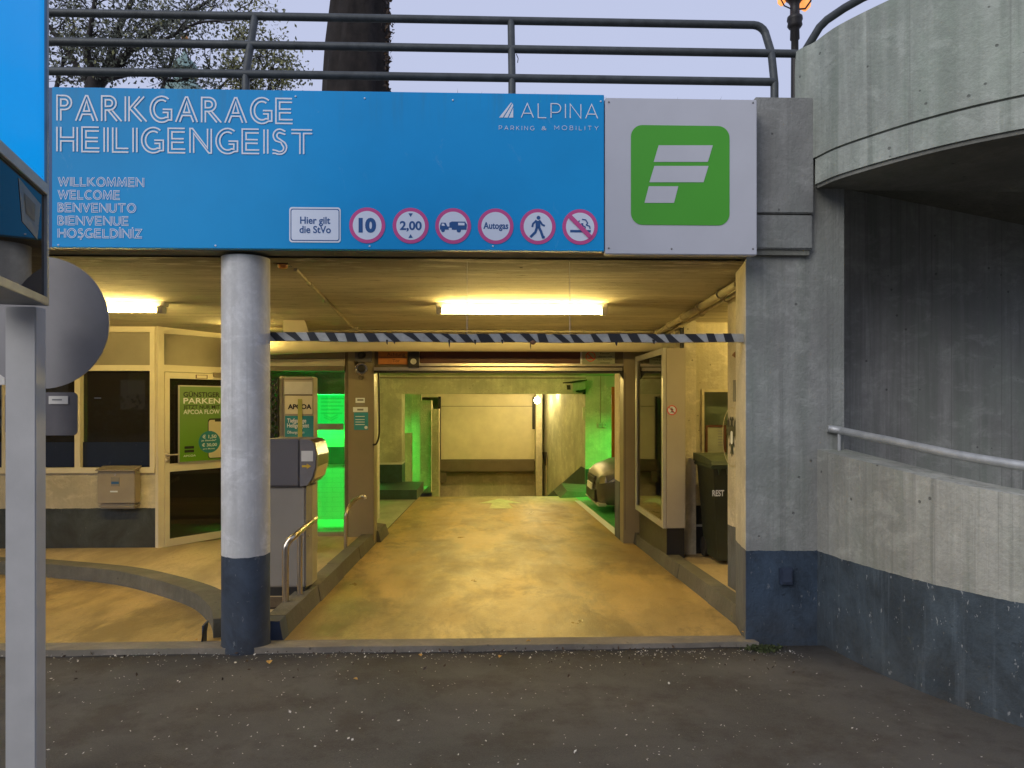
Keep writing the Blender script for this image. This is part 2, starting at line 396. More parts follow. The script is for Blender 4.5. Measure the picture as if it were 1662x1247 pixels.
def glass(name, tint, opac, rough=.03, refl=1.0):
    t = NT(name); g = t.n('ShaderNodeBsdfGlossy'); g.inputs['Roughness'].default_value = rough; g.inputs[0].default_value = (.9,.9,.9,1)
    tr = t.n('ShaderNodeBsdfTransparent'); tr.inputs[0].default_value = (*tint, 1)
    df = t.n('ShaderNodeBsdfDiffuse'); df.inputs[0].default_value = tuple(x*.14 for x in tint)+(1,)
    m1 = t.n('ShaderNodeMixShader'); m1.inputs[0].default_value = opac; t.l(tr.outputs[0], m1.inputs[1]); t.l(df.outputs[0], m1.inputs[2])
    fr = t.n('ShaderNodeFresnel'); fr.inputs[0].default_value = 1.5
    f2 = t.math('MULTIPLY', fr.outputs[0], refl)
    m2 = t.n('ShaderNodeMixShader'); t.l(f2, m2.inputs[0]); t.l(m1.outputs[0], m2.inputs[1]); t.l(g.outputs[0], m2.inputs[2])
    t.l(m2.outputs[0], t.out.inputs[0]); return t.m
M['dglass'] = glass('dark_office_glass', (.42,.38,.30), .30, .02, 1.0)
M['cglass'] = glass('clear_glass', (.9,.95,.9), .03, .02, 1.0)
M['kglass'] = glass('black_totem_glass', (.15,.13,.10), .985, .015, .8)
def totem_blue():
    t = NT('lit_totem_blue'); t.b.inputs['Emission Color'].default_value = (.0,.27,.72,1); t.b.inputs['Emission Strength'].default_value = .8; t.b.inputs['Specular IOR Level'].default_value = .1
    return t.done((.002,.07,.24), .3)
M['totem_blue'] = totem_blue()
M['lamp_tube'] = glow('fluorescent_tube', (1,.72,.22), 120)
M['green_fill_tube'] = glow('green_fill_tube', (.02,1,.10), 10)
M['bulb'] = glow('wall_lamp_glass', (1,.76,.36), 110)
M['lantern'] = glow('lantern_glass', (1,.36,.10), 1.1)
def green_sign():
    t = NT('green_lit_panel'); t.b.inputs['Emission Color'].default_value = (0,.9,.10,1); t.b.inputs['Emission Strength'].default_value = .85
    return t.done((.02,.5,.1), .3)
M['green_sign'] = green_sign()
def brick_green():
    t = NT('white_brick_paint')
    b = t.n('ShaderNodeTexBrick'); cmb = t.n('ShaderNodeCombineXYZ'); x = t.xyz(); t.l(x[0], cmb.inputs[0]); t.l(x[2], cmb.inputs[1])
    t.l(cmb.outputs[0], b.inputs[0]); b.inputs['Scale'].default_value = 1; b.inputs['Brick Width'].default_value = .24; b.inputs['Row Height'].default_value = .075
    b.inputs['Mortar Size'].default_value = .006; b.inputs['Color1'].default_value = (.6,.6,.55,1); b.inputs['Color2'].default_value = (.57,.57,.52,1); b.inputs['Mortar'].default_value = (.52,.52,.48,1)
    t.bump(b.outputs['Fac'], -.4, .01)
    return t.done(b.outputs[0], .4)
M['brick_white'] = brick_green()
def poster_grad():
    t = NT('poster_green'); z = t.xyz()[2]; f = t.ramp(z, 1.0, 1.7)
    return t.done(t.mix(f, (.12,.30,.015), (.16,.27,.09)), .4)
M['poster_g'] = poster_grad()

# ------------------------------------------------------------------ lettering
FONT_CACHE = {}
def font_mesh(s, off=0):
    k = (s, off)
    if k in FONT_CACHE: return FONT_CACHE[k]
    c = bpy.data.curves.new('t', 'FONT'); c.body = s; c.size = 1; c.offset = off; c.resolution_u = 4
    o = bpy.data.objects.new('t', c); COL.objects.link(o)
    dg = bpy.context.evaluated_depsgraph_get(); me = bpy.data.meshes.new_from_object(o.evaluated_get(dg))
    vs = [v.co.copy() for v in me.vertices]; fs = [list(p.vertices) for p in me.polygons]
    bpy.data.objects.remove(o); bpy.data.curves.remove(c); bpy.data.meshes.remove(me)
    FONT_CACHE[k] = (vs, fs); return vs, fs
CAP = max(v.y for v in font_mesh('H')[0])
def text(mb, s, P0, U, V, h, w=None, off=.012):
    """P0 = left end of the baseline, h = cap height, w = full width wanted"""
    vs, fs = font_mesh(s, off); x0 = min(v.x for v in vs); x1 = max(v.x for v in vs)
    k = h/CAP; kx = (w/(x1-x0)) if w else k
    mb.add([P0+U*((v.x-x0)*kx)+V*(v.y*k) for v in vs], fs)
def arc(cx, cy, rx, ry, a0, a1, n=10):
    return [(cx+rx*math.cos(math.radians(a0+(a1-a0)*i/n)), cy+ry*math.sin(math.radians(a0+(a1-a0)*i/n))) for i in range(n+1)]
w_ = .15
def glyph(ch):
    w = w_
    if ch in 'İ': g = glyph('I'); return [g[0]+[arc(.075, 1.13, .05, .05, 0, 360, 8)], g[1]]
    if ch == 'Ş': g = glyph('S'); return [g[0]+[[(.30,0), (.30,-.08)]+arc(.28,-.14,.09,.07,80,-130,6)], g[1]]
    if ch == 'I': return [[[(0,0),(0,1)], [(w,0),(w,1)]], w]
    if ch == 'E': return [[[(.66,1),(0,1),(0,0),(.68,0)], [(.66,1-w),(w,1-w),(w,.5+w/2),(.62,.5+w/2)], [(.62,.5-w/2),(w,.5-w/2),(w,w),(.68,w)]], .68]
    if ch == 'L': return [[[(0,1),(0,0),(.62,0)], [(w,1),(w,w),(.62,w)]], .62]
    if ch == 'H': return [[[(0,0),(0,1)], [(.8,0),(.8,1)], [(w,1),(w,.5+w/2),(.8-w,.5+w/2),(.8-w,1)], [(w,0),(w,.5-w/2),(.8-w,.5-w/2),(.8-w,0)]], .8]
    if ch == 'T': return [[[(0,1),(.84,1)], [(0,1-w),(.42-w/2,1-w),(.42-w/2,0)], [(.84,1-w),(.42+w/2,1-w),(.42+w/2,0)]], .84]
    if ch == 'N': return [[[(0,0),(0,1),(.1,1),(.85-w,.2),(.85-w,1)], [(w,0),(w,.8),(.75,0),(.85,0),(.85,1)]], .85]
    if ch in 'PRB':
        r = .28 if ch != 'B' else .25; yc = 1-r; c = .3
        o = arc(c, yc, r, r, 90, -90); i_ = arc(c, yc, r-w, r-w, 90, -90)
        L = [[(0,0),(0,1)]+o+[(w, 1-2*r)]+([(w,0)] if ch != 'B' else []), [(w,1-w)]+i_+[(w,1-2*r+w),(w,1-w)]]
        if ch == 'P': return [L, c+r]
        if ch == 'R': return [L+[[(c-.05,1-2*r),(.62,0)], [(c+.1,1-2*r+.01),(.80,0)]], .78]
        r2 = .26; o2 = arc(.33, r2-.02+.02, r2, r2, 90, -90); i2 = arc(.33, r2, r2-w*.8, r2-w*.8, 90, -90)
        return [L[:1][:0]+[[(0,0),(0,1)]+o, [(w,1-w)]+i_+[(w,1-2*r+w),(w,1-w)], [(w,2*r2)]+o2+[(0,0)], [(w,2*r2-w*.8)]+i2+[(w,w*.8),(w,2*r2-w*.8)]], .6]
    if ch == 'K': return [[[(0,0),(0,1)], [(w,0),(w,1)], [(.58,1),(w+.02,.52),(.66,0)], [(.76,1),(.36,.56),(.86,0)]], .84]
    if ch == 'A': return [[[(0,0),(.40,1),(.48,1),(.88,0)], [(.16,0),(.265,.26),(.615,.26),(.72,0)], [(.32,.26+w*.85),(.44,.80),(.56,.26+w*.85),(.32,.26+w*.85)]], .88]
    if ch == 'V': return [[[(0,1),(.38,0),(.44,0),(.82,1)], [(.16,1),(.41,.33),(.66,1)]], .82]
    if ch == 'W': return [[[(0,1),(.3,0),(.36,0),(.58,.62),(.8,0),(.86,0),(1.16,1)], [(.15,1),(.34,.34),(.52,.9),(.55,1),(.61,1),(.64,.9),(.82,.34),(1.01,1)]], 1.16]
    if ch == 'M': return [[[(0,0),(.1,1),(.2,1),(.5,.35),(.8,1),(.9,1),(1,0)], [(.16,0),(.21,.62),(.48,0),(.52,0),(.79,.62),(.84,0)]], 1.0]
    if ch == 'O': return [[arc(.46,.5,.46,.52,0,360,24), arc(.46,.5,.46-w,.52-w,0,360,24)], .92]
    if ch == 'C': return [[arc(.46,.5,.46,.52,48,312,20), arc(.46,.5,.46-w,.52-w,52,308,18)], .78]
    if ch == 'G': return [[arc(.46,.5,.46,.52,52,305,20)+[(.86,.08),(.86,.5),(.5,.5)], arc(.46,.5,.46-w,.52-w,56,300,18)+[(.86-w,.17),(.86-w,.5-w*.85),(.5,.5-w*.85)]], .86]
    if ch == 'D': return [[[(0,0),(0,1),(.3,1)]+arc(.32,.5,.46,.5,90,-90,14)+[(0,0)], [(w,w),(w,1-w),(.3,1-w)]+arc(.32,.5,.46-w,.5-w,90,-90,12)+[(w,w)]], .78]
    if ch == 'U': return [[[(0,1),(0,.36)]+arc(.38,.36,.38,.38,180,360,12)+[(.76,1)], [(w,1),(w,.36)]+arc(.38,.36,.38-w,.38-w,180,360,12)+[(.76-w,1)]], .76]
    if ch == 'Z': return [[[(.02,1),(.74,1),(.26,w),(.76,w)], [(.02,1-w),(.5,1-w),(0,0),(.76,0)]], .76]
    if ch == 'S':
        o = arc(.31,.74,.27,.28,55,240,10)+arc(.27,.26,.29,.27,50,-140,12)
        i_ = arc(.31,.74,.27-w,.28-w,60,230,8)+arc(.27,.28,.29-w,.27-w,60,-150,10)
        o = [(.52,.93)]+arc(.28,.75,.25,.27,70,235,9)+[(.34,.47)]+arc(.29,.24,.16,.15,50,-130,8)+[(.0,.17)]
        i_ = [(.52,.80)]+arc(.29,.75,.11,.12,80,225,6)+[(.40,.53)]+arc(.27,.27,.30,.29,45,-120,10)+[(.0,.02)]
        return [[o, i_], .57]
    return [[], .35]
def thin(ch):
    if ch == 'A': return [[(0,0),(.42,1),(.84,0)], [(.13,.3),(.71,.3)]], .84
    if ch == 'L': return [[(0,1),(0,0),(.56,0)]], .56
    if ch == 'P': return [[(0,0),(0,1),(.36,1)]+arc(.36,.69,.31,.31,90,-90,10)+[(0,.38)]], .67
    if ch == 'R': return [[(0,0),(0,1),(.36,1)]+arc(.36,.69,.31,.31,90,-90,10)+[(0,.38)], [(.40,.38),(.67,0)]], .67
    if ch == 'I': return [[(0,0),(0,1)]], .0
    if ch == 'N': return [[(0,0),(0,1),(.74,0),(.74,1)]], .74
    if ch == 'K': return [[(0,0),(0,1)], [(.62,1),(0,.35)], [(.22,.58),(.66,0)]], .66
    if ch == 'G': return [arc(.48,.5,.48,.5,45,320,18)+[(.88,.2),(.88,.48),(.6,.48)]], .9
    if ch == 'M': return [[(0,0),(0,1),(.44,.3),(.88,1),(.88,0)]], .88
    if ch == 'O': return [arc(.5,.5,.5,.5,0,360,24)], 1.0
    if ch == 'B': return [[(0,0),(0,1),(.34,1)]+arc(.34,.76,.24,.24,90,-90,8)+[(0,.52)], [(.34,.52)]+arc(.36,.26,.27,.26,90,-90,8)+[(0,0)]], .63
    if ch == 'T': return [[(0,1),(.72,1)], [(.36,1),(.36,0)]], .72
    if ch == 'Y': return [[(0,1),(.38,.45),(.76,1)], [(.38,.45),(.38,0)]], .76
    if ch == '&': return [[(.7,0),(.2,.7)]+arc(.32,.8,.14,.19,210,-20,8)+[(.12,.42)]+arc(.3,.23,.24,.23,140,320,8)+[(.68,.5)]], .72
    return [], .5
ZL = [0]
def ribbon(mb, pts, lw, P0, U, V, Nn):
    """flat line of width lw through 2D points"""
    ZL[0] = (ZL[0]+1) % 9; lift = Nn*(.00025*ZL[0])
    pts = [Vector(p) for p in pts]; q = [pts[0]]
    for p in pts[1:]:
        if (p-q[-1]).length > 1e-5: q.append(p)
    pts = q; n = len(pts)
    if n < 2: return
    closed = (pts[0]-pts[-1]).length < 1e-4
    if closed: pts = pts[:-1]; n -= 1
    L = []; R = []
    for i in range(n):
        a = pts[i-1] if (i or closed) else None; b = pts[(i+1) % n] if (i < n-1 or closed) else None
        d0 = (pts[i]-a).normalized() if a is not None else None; d1 = (b-pts[i]).normalized() if b is not None else None
        d0 = d0 or d1; d1 = d1 or d0
        n0 = Vector((-d0.y, d0.x)); n1 = Vector((-d1.y, d1.x)); m = n0+n1
        if m.length < .2: m = n0
        m.normalize(); k = 1/max(.45, m.dot(n0)); L.append(pts[i]+m*lw/2*k); R.append(pts[i]-m*lw/2*k)
    W3 = lambda p: P0+U*p.x+V*p.y+lift
    vs = [W3(p) for p in L]+[W3(p) for p in R]; rng = n if closed else n-1
    mb.add(vs, [(i, (i+1) % n, n+(i+1) % n, n+i) for i in range(rng)])
def inline_text(mb, s, P0, U, V, Nn, h, w, gap=.17, lw=.05, fn=None):
    gl = [(fn or glyph)(c) for c in s]; tot = sum(g[1] for g in gl)+gap*(len(s)-1); k = w/tot; x = 0
    for L, adv in gl:
        for pl in L: ribbon(mb, [((x+p[0])*k, p[1]*h) for p in pl], lw*h, P0, U, V, Nn)
        x += adv+gap
def disc(mb, c, r, U, V, n=40, r0=0):
    a = [c+(U*math.cos(2*PI*i/n)+V*math.sin(2*PI*i/n))*r for i in range(n)]
    if not r0: mb.add(a, [list(range(n))])
    else:
        b = [c+(U*math.cos(2*PI*i/n)+V*math.sin(2*PI*i/n))*r0 for i in range(n)]
        mb.add(a+b, [(i, (i+1) % n, n+(i+1) % n, n+i) for i in range(n)])
def poly(mb, pts, P0, U, V, k=1): mb.add([P0+U*(p[0]*k)+V*(p[1]*k) for p in pts], [list(range(len(pts)))])
def rrect(x0, x1, y0, y1, r, n=6):
    return [p for c in ((x1-r,y1-r,0), (x0+r,y1-r,90), (x0+r,y0+r,180), (x1-r,y0+r,270)) for p in arc(c[0],c[1],r,r,c[2],c[2]+90,n)]
VX, VY, VZ = Vector((1,0,0)), Vector((0,1,0)), Vector((0,0,1))

# ================================================================== GROUND
def sheet(name, pts, m, kind='structure', th=0, parent=None):
    mb = MB()
    if th: mb.prism(pts, (0,0,-th))
    else: mb.add(pts, [list(range(len(pts)))])
    o = mb.build(name, m, parent); 
    if not parent: tag(o, kind=kind)
    return o
sheet('ground', [(-90,-60,-2.2),(90,-60,-2.2),(90,200,-2.2),(-90,200,-2.2)], M['asphalt'])
# street: fine grid with slight unevenness
mb = MB(); nx, ny = 60, 44; x0, x1, y0, y1 = -30, 30, -25, 4.83
for j in range(ny+1):
    for i in range(nx+1):
        x = x0+(x1-x0)*i/nx; y = y0+(y1-y0)*(j/ny)**.6
        mb.v.append(Vector((x, y, .004*math.sin(x*2.1+y)+.003*math.sin(y*3.3-x) - .004)))
for j in range(ny):
    for i in range(nx):
        a = j*(nx+1)+i; mb.f.append([a, a+1, a+nx+2, a+nx+1]); mb.sm.append(True)
tag(mb.build('road', M['asphalt']), kind='structure')
# sill strip at the entrance
mb = MB(); n = 44; xa, xb = -9, 1.79
prev = None
for i in range(n):
    a = xa+(xb-xa)*i/n; b = xa+(xb-xa)*(i+1)/n
    ja, jb = [.006*math.sin(q*5.1)+.005*math.sin(q*13) for q in (a, b)]
    mb.hexa([(a,4.80+ja,-.1),(b,4.80+jb,-.1),(b,5.02,-.1),(a,5.02,-.1),(a,4.81+ja,.032),(b,4.81+jb,.032),(b,5.02,.012),(a,5.02,.012)])
tag(mb.build('entrance_sill', M['sill']), kind='structure')
# garage floor, sloping inwards
def sl_pts(xa, xb, ya, yb, up=0): return [(xa,ya,fz(ya)+up),(xb,ya,fz(ya)+up),(xb,yb,fz(yb)+up),(xa,yb,fz(yb)+up)]
YC = 15.3
sheet('garage_floor', sl_pts(-14, 14, 5.015, YC, .0), M['lane'])
sheet('side_floor_left', sl_pts(-14, -1.42, YC, 30), M['pale_floor'])
sheet('side_floor_right', sl_pts(1.95, 14, YC, 30), M['green_floor'])
zc = fz(YC)
sheet('descending_ramp', [(-1.42,YC,zc),(1.95,YC,zc),(1.95,YC+8,zc-1.15),(-1.42,YC+8,zc-1.15)], M['lane'])
sheet('left_bay_floor', sl_pts(-4.2, -1.40, 9.35, YC-.02, .004), M['pale_floor'])
sheet('green_bay_floor', sl_pts(1.80, 9, 9.6, YC-.02, .004), M['green_floor'])
sheet('bay_line', sl_pts(1.70, 1.81, 9.75, 14.3, .008), M['sign_white'])
sheet('lane_edge_joint', sl_pts(-1.405, -1.39, 9.6, YC, .008), M['kerb'])
# painted arrow pointing inwards
yA = 13.2
ap = [(.04,13.0),(.46,13.0),(.40,13.9),(.66,13.9),(.25,14.75),(-.16,13.9),(.10,13.9)]
def arrow_z(p): return (p[0], p[1], fz(p[1])+.008)
sheet('lane_arrow', [arrow_z(p) for p in ap], M['pave'])
bpy.data.objects['lane_arrow'].data.materials[0] = plain('worn_yellowish_marking', (.55,.58,.35), .6, 0, .25, 9)

# raised pavement left, bounded by curved kerb
arc_px = [(-420,7.5),(-150,7.42),(0,7.28),(77,7.12),(182,6.81),(250,6.41),(309,5.95),(336,5.53),(344,5.3),(346,5.08)]
kf = catmull([Vector(cam_xy(*p)) for p in arc_px], 5)
mb = MB(); path_wall(mb, kf, .2, lambda f: -.15, lambda f: 0)
nk = len(kf)
for i in range(len(mb.v)):
    v = mb.v[i]; k = i % 4
    v.z = fz(v.y)+(-.1 if k in (0,3) else UP+.03)
tag(mb.build('curved_kerb', M['kerb']), kind='structure')
backs = [Vector((mb.v[i*4+2].x, mb.v[i*4+2].y)) for i in range(nk)]
xL, xR = -1.36, 1.80
pp = [(b.x, b.y) for b in backs]+[(xL-.17, 5.08),(xL-.17, 9.35),(-9.5,9.35),(-9.5,backs[0].y)]
sheet('pavement_left', [(x, y, fz(y)+UP) for x, y in pp], M['pave'])
# straight kerbs of the lane: stones laid end to end
def kerb_run(nm, x0, x1, y0, y1, step, rootlabel):
    root = bpy.data.objects.new(nm, None); COL.objects.link(root); ORG[root.name] = Vector(((x0+x1)/2, y0, 0)); root.location = ORG[root.name]; tag(root, kind='structure')
    y = y0
    while y < y1-.05:
        e = min(y+step, y1); a, b = y+.004, e-.004; j = random.uniform(-.006,.006)
        m_ = MB(); s_ = .035 if x1 < 0 else -.035
        lo0, lo1 = x0+j, x1+j; t0, t1 = (x0+j, x1+j-.04) if x1 < 0 else (x0+j+.04, x1+j)
        m_.hexa([(lo0,a,fz(a)-.1),(lo1,a,fz(a)-.1),(lo1,b,fz(b)-.1),(lo0,b,fz(b)-.1),(t0,a,fz(a)+UP+.035),(t1,a,fz(a)+UP+.035),(t1,b,fz(b)+UP+.035),(t0,b,fz(b)+UP+.035)])
        m_.build('kerb_stone', M['kerb_blue'] if (y == y0 and x1 < 0) else M['kerb'], root); y = e if y != y0 or x1 > 0 else e
        step = .98
    return root
kerb_run('kerb_left', xL-.17, xL, 5.05, 9.3, .16, '')
kerb_run('kerb_right', xR, xR+.17, 5.04, 9.3, .98, '')
mb = MB(); a = Vector(cam_xy(343,5.12)); 
mb.hexa([(a.x-.02,5.0,fz(5)-.1),(-1.9,5.0,fz(5)-.1),(-1.9,5.09,fz(5)-.1),(a.x-.02,5.09,fz(5)-.1),(a.x+.02,5.0,UP+.02),(-1.9,5.0,UP+.02),(-1.9,5.09,UP+.03),(a.x+.02,5.09,UP+.03)])
tag(mb.build('kerb_end', M['kerb_blue']), kind='structure')
mb = MB(); mb.box(-1.72, xL-.17, 5.03, 5.08, -.05, UP); tag(mb.build('pavement_edge', M['kerb']), kind='structure')
sheet('pavement_right', [(x,y,fz(y)+UP) for x, y in ((xR+.17,5.3),(2.0,5.3),(2.04,5.3),(2.04,6.2),(4.2,6.2),(4.2,8.1),(2.9,8.1),(2.9,9.35),(xR+.17,9.35))], M['pave'])
# kerb corners inside the gate
for (px, py, nm) in ((612,868,'kerb_corner'),(1020,890,'kerb_corner')):
    pass
mb = MB(); mb.hexa([(-1.53,9.3,fz(9.3)-.1),(-1.30,9.3,fz(9.3)-.1),(-1.30,10.1,fz(10.1)-.1),(-1.53,10.1,fz(10.1)-.1),(-1.5,9.32,fz(9.3)+.16),(-1.36,9.32,fz(9.3)+.14),(-1.36,10.0,fz(10)+.14),(-1.5,10.0,fz(10)+.16)])
tag(mb.build('kerb_inner_left', M['kerb']), kind='structure')
# raised dark platforms on both sides of the ramp
mb = MB(); mb.box(X(600,14.9), X(678,14.9), 14.7, 16.3, fz(15), Z(793,14.9)); tag(mb.build('ramp_platform_left', M['green_band']), kind='structure')
mb = MB(); a = X(905,15.4); b = X(948,15.4); c = X(985,15.4)
mb.hexa([(a,14.9,fz(15)),(c+.6,14.9,fz(15)),(c+.6,16.3,fz(15)),(a,16.3,fz(15)),(X(918,15.4),15.1,Z(796,15.3)),(c+.6,15.3,Z(806,15.3)),(c+.6,16.3,Z(800,15.3)),(X(918,15.4),16.3,Z(793,15.3))])
tag(mb.build('ramp_platform_right', M['kerb']), kind='structure')

# ================================================================== ROOF SLAB, CEILING, FACADE BEAM
YB = 4.78
xSr = X(1228, 4.72); xBe = X(1321, 4.84)
mb = MB(); mb.add([(x,y,cz(y)) for x, y in ((-14,4.95),(2.1,4.95),(2.1,6.1),(14,6.1),(14,9.2),(-14,9.2))], [[0,1,2,3,4,5]])
tag(mb.build('ceiling', M['ceiling']), kind='structure')
mb = MB(); mb.add([(x,y,cz(y)) for x, y in ((-14,9.2),(14,9.2),(14,30),(-14,30))], [[0,1,2,3]])
tag(mb.build('ceiling_inner', M['pale']), kind='structure')
mb = MB(); mb.box(-40, 1.9, 4.96, 120, 2.62, 3.52); mb.box(1.9, 60, 6.16, 120, 2.62, 3.50); tag(mb.build('terrace', M['soffit']), kind='structure')
zT = Z(152, 4.72); zBt = Z(410, YB)
mb = MB(); mb.box(-14, X(1222,YB), YB, 4.955, zBt, zT-.03); tag(mb.build('facade_beam', M['soffit'], loc=(-3,YB,zBt)), 'long grey concrete beam over the garage entrance behind the blue sign', 'beam')
# beam end, bare concrete
bx0, bx1 = X(1226,4.84), xBe
root = thing('beam_end', (bx0,4.84,2.6), 'bare grey concrete block between the white logo panel and curved parapet', 'beam')
m_ = MB(); m_.box(bx0, bx1, 4.84, 5.3, Z(346,4.84,1270), Z(158,4.84,1270), .006); m_.build('block', M['beamc'], root)
m_ = MB(); m_.box(bx0, bx1-.004, 4.845, 5.3, Z(404,4.84,1270), Z(348.5,4.84,1270), .008); m_.build('lower_block', M['beamc'], root)
m_ = MB(); m_.box(bx0, bx1-.02, 4.865, 5.3, Z(408,4.84,1270)-.02, Z(346,4.84,1270)+.01); m_.build('joint', M['soffit'], root)

# garage outer shells
def wall(name, m, label, x0, x1, y0, y1, z0, z1, **k):
    mb = MB(); mb.box(x0, x1, y0, y1, z0, z1); return tag(mb.build(name, m, loc=((x0+x1)/2,(y0+y1)/2,z0)), label, 'wall', **k)

# ================================================================== RIGHT PIER AND INNER WALLS
xp0, xp1 = X(1211,4.9), X(1370,4.9)
mb = MB()
mb.prism([(xp0,4.9,-.3),(xp1,4.9,-.3),(xp1,5.34,-.3),(X(1198,5.3),5.34,-.3)], (0,0,3.6))
pier = mb.build('pier', M['pier'], loc=(xp0,4.9,0)); tag(pier, 'tall grey concrete pier with blue painted base beside the entrance lane', 'pier')
# cream faces toward the lane are painted separately
m_ = MB(); d_ = .003
p0 = Vector((xp0, 4.9, 0)); p1 = Vector((X(1198,5.3), 5.34, 0)); nn = Vector((-(p1-p0).y, (p1-p0).x, 0)).normalized()*.004
m_.prism([p0+nn+VZ*-.2, p1+nn+VZ*-.2, p1+nn+VZ*cz(5.3), p0+nn+VZ*2.56], -nn*.9); m_.build('reveal', M['cream_base'], pier)
m_ = MB(); m_.box(*[X(1264,4.9), X(1284,4.9)], 4.865, 4.9, Z(948,4.9,1274), Z(921,4.9,1274), .006)
sb = m_.build('socket_box', M['kerb_blue'], pier)
m_ = MB(); m_.box(X(1266,4.9), X(1282,4.9), 4.855, 4.866, Z(944,4.9,1274), Z(923,4.9,1274), .004); m_.build('lid', M['kerb_blue'], sb)
wl = wall('side_wall', M['cream_base'], 'narrow cream wall with grey base and black eagle emblem behind the pier', 2.04, 2.35, 5.34, 6.2, -.3, cz(5.5))
# eagle emblem and ring on that wall (faces -X)
Ue = Vector((0,-1,0)); Ve = VZ; Pe = Vector((2.0385, 6.07, 0)); yc_, zc_ = 6.08, (Z(748,6.1)+Z(656,6.1))/2-.04
C0 = Vector((2.036, yc_, zc_)); rr = .25
m_ = MB(); disc(m_, C0, rr, Ue, Ve, 36, rr-.012); em = m_.build('emblem_ring', M['conduit'], wl)
half = [(0,.17),(.02,.2),(.045,.19),(.06,.165),(.03,.16),(.03,.12),(.06,.1),(.07,.15),(.1,.19),(.11,.16),(.14,.17),(.135,.13),(.16,.12),(.14,.09),(.16,.06),(.13,.05),(.14,.01),(.11,.02),(.1,-.03),(.08,0),(.06,.02),(.045,-.04),(.08,-.08),(.06,-.1),(.03,-.07),(.025,-.12),(.05,-.17),(.02,-.16),(0,-.2)]
m_ = MB(); pts_ = half+[(-x,y) for x, y in half[::-1][1:-1]]
poly(m_, pts_, C0+Vector((-.0015,0,0)), Ue, Ve, .85); m_.build('eagle', M['ink'], wl)
m_ = MB(); poly(m_, rrect(-.03,.03,-.06,.05,.025), C0+Vector((-.003,0,0)), Ue, Ve); m_.build('shield', M['sign_white'], wl)
m_ = MB(); m_.box(2.03, 2.04, 5.98, 6.04, Z(652,6.0,1190), Z(617,6.0,1190)); m_.build('plate', M['mach_dk'], wl)
m_ = MB(); m_.prism([(2.038,6.0,Z(570,6)),(2.038,6.08,Z(575,6)),(2.038,6.0,Z(580,6))], (-.004,0,0)); m_.build('sticker', M['rust'], wl)

wall('alcove_return_wall', M['cream'], 'plain cream wall closing the bin alcove', 4.0, 4.2, 6.2, 8.1, -.3, cz(6.2))
YR = 7.9
rw = thing('alcove_wall', (2.5,YR,0), 'cream rear wall with black base and small window behind the bin', 'wall')
wx0, wx1, wz0, wz1 = X(1138,YR), X(1215,YR), Z(752,YR,1160), Z(632,YR,1160)
m_ = MB(); xa, xb = X(1114,7.45)+.002, 4.0
m_.box(xa, wx0, YR, YR+.2, -.3, cz(YR)); m_.box(wx1, xb, YR, YR+.2, -.3, cz(YR)); m_.box(wx0, wx1, YR, YR+.2, -.3, wz0); m_.box(wx0, wx1, YR, YR+.2, wz1, cz(YR))
m_.build('wall_face', M['blackbase'], rw)
m_ = MB(); t_ = .03
m_.box(wx0, wx1, YR-.02, YR+.08, wz1-t_, wz1); m_.box(wx0, wx0+t_, YR-.02, YR+.08, wz0, wz1-t_); m_.box(wx1-t_, wx1, YR-.02, YR+.08, wz0, wz1-t_); m_.box(wx0+t_, wx1-t_, YR-.02, YR+.08, wz0, wz0+t_)
wf = m_.build('window_frame', M['conduit'], rw)
m_ = MB(); m_.box(wx0+t_, wx1-t_, YR+.02, YR+.028, wz0+t_, wz1-t_); m_.build('pane', M['cglass'], wf)
m_ = MB(); m_.box(wx0-.1, wx1+.1, YR+.21, YR+.25, wz0-.3, wz1+.3); m_.build('room_back', M['pic'], rw)
# framed notice behind the glass (an object of its own)
nx0, nx1, nz0, nz1 = X(1144,YR), X(1177,YR), Z(738,YR,1160), Z(690,YR,1160)
pf = thing('framed_notice', (nx0,YR,nz0), 'brown framed notice standing in the small alcove window', 'picture frame')
m_ = MB(); q = .022
yy = YR-.012
m_.box(nx0,nx1,yy-.02,yy,nz1-q,nz1); m_.box(nx0,nx1,yy-.02,yy,nz0,nz0+q); m_.box(nx0,nx0+q,yy-.02,yy,nz0+q,nz1-q); m_.box(nx1-q,nx1,yy-.02,yy,nz0+q,nz1-q); m_.build('frame', M['brown_fr'], pf)
m_ = MB(); m_.box(nx0+q,nx1-q,yy-.01,yy-.004,nz0+q,nz1-q); m_.build('sheet', M['pic'], pf)
m_ = MB()
for k in range(6): m_.box(nx1-.085,nx1-.035,yy-.0125,yy-.0115,nz1-.07-k*.03,nz1-.06-k*.03)
m_.build('print_lines', M['ink_grey'], pf)
# plinth ledge + black step at the foot of the alcove wall
m_ = MB(); m_.box(X(1114,YR), 4.0, YR-.13, YR-.004, fz(YR), Z(853,YR-.1,1140)); st = m_.build('alcove_step', M['black'], loc=(2.6,YR-.13,fz(YR))); tag(st, 'low black ledge along the foot of the alcove wall', 'ledge')
m_ = MB(); m_.box(X(1114,YR)-.002, 4.0, YR-.135, YR-.12, Z(854,YR-.1,1140), Z(851,YR-.1,1140)); m_.build('edge_trim', M['alu'], st)
m_ = MB(); 
pts_ = [(1113,752),(1126,752),(1138,760),(1142,780),(1146,822),(1113,822)]
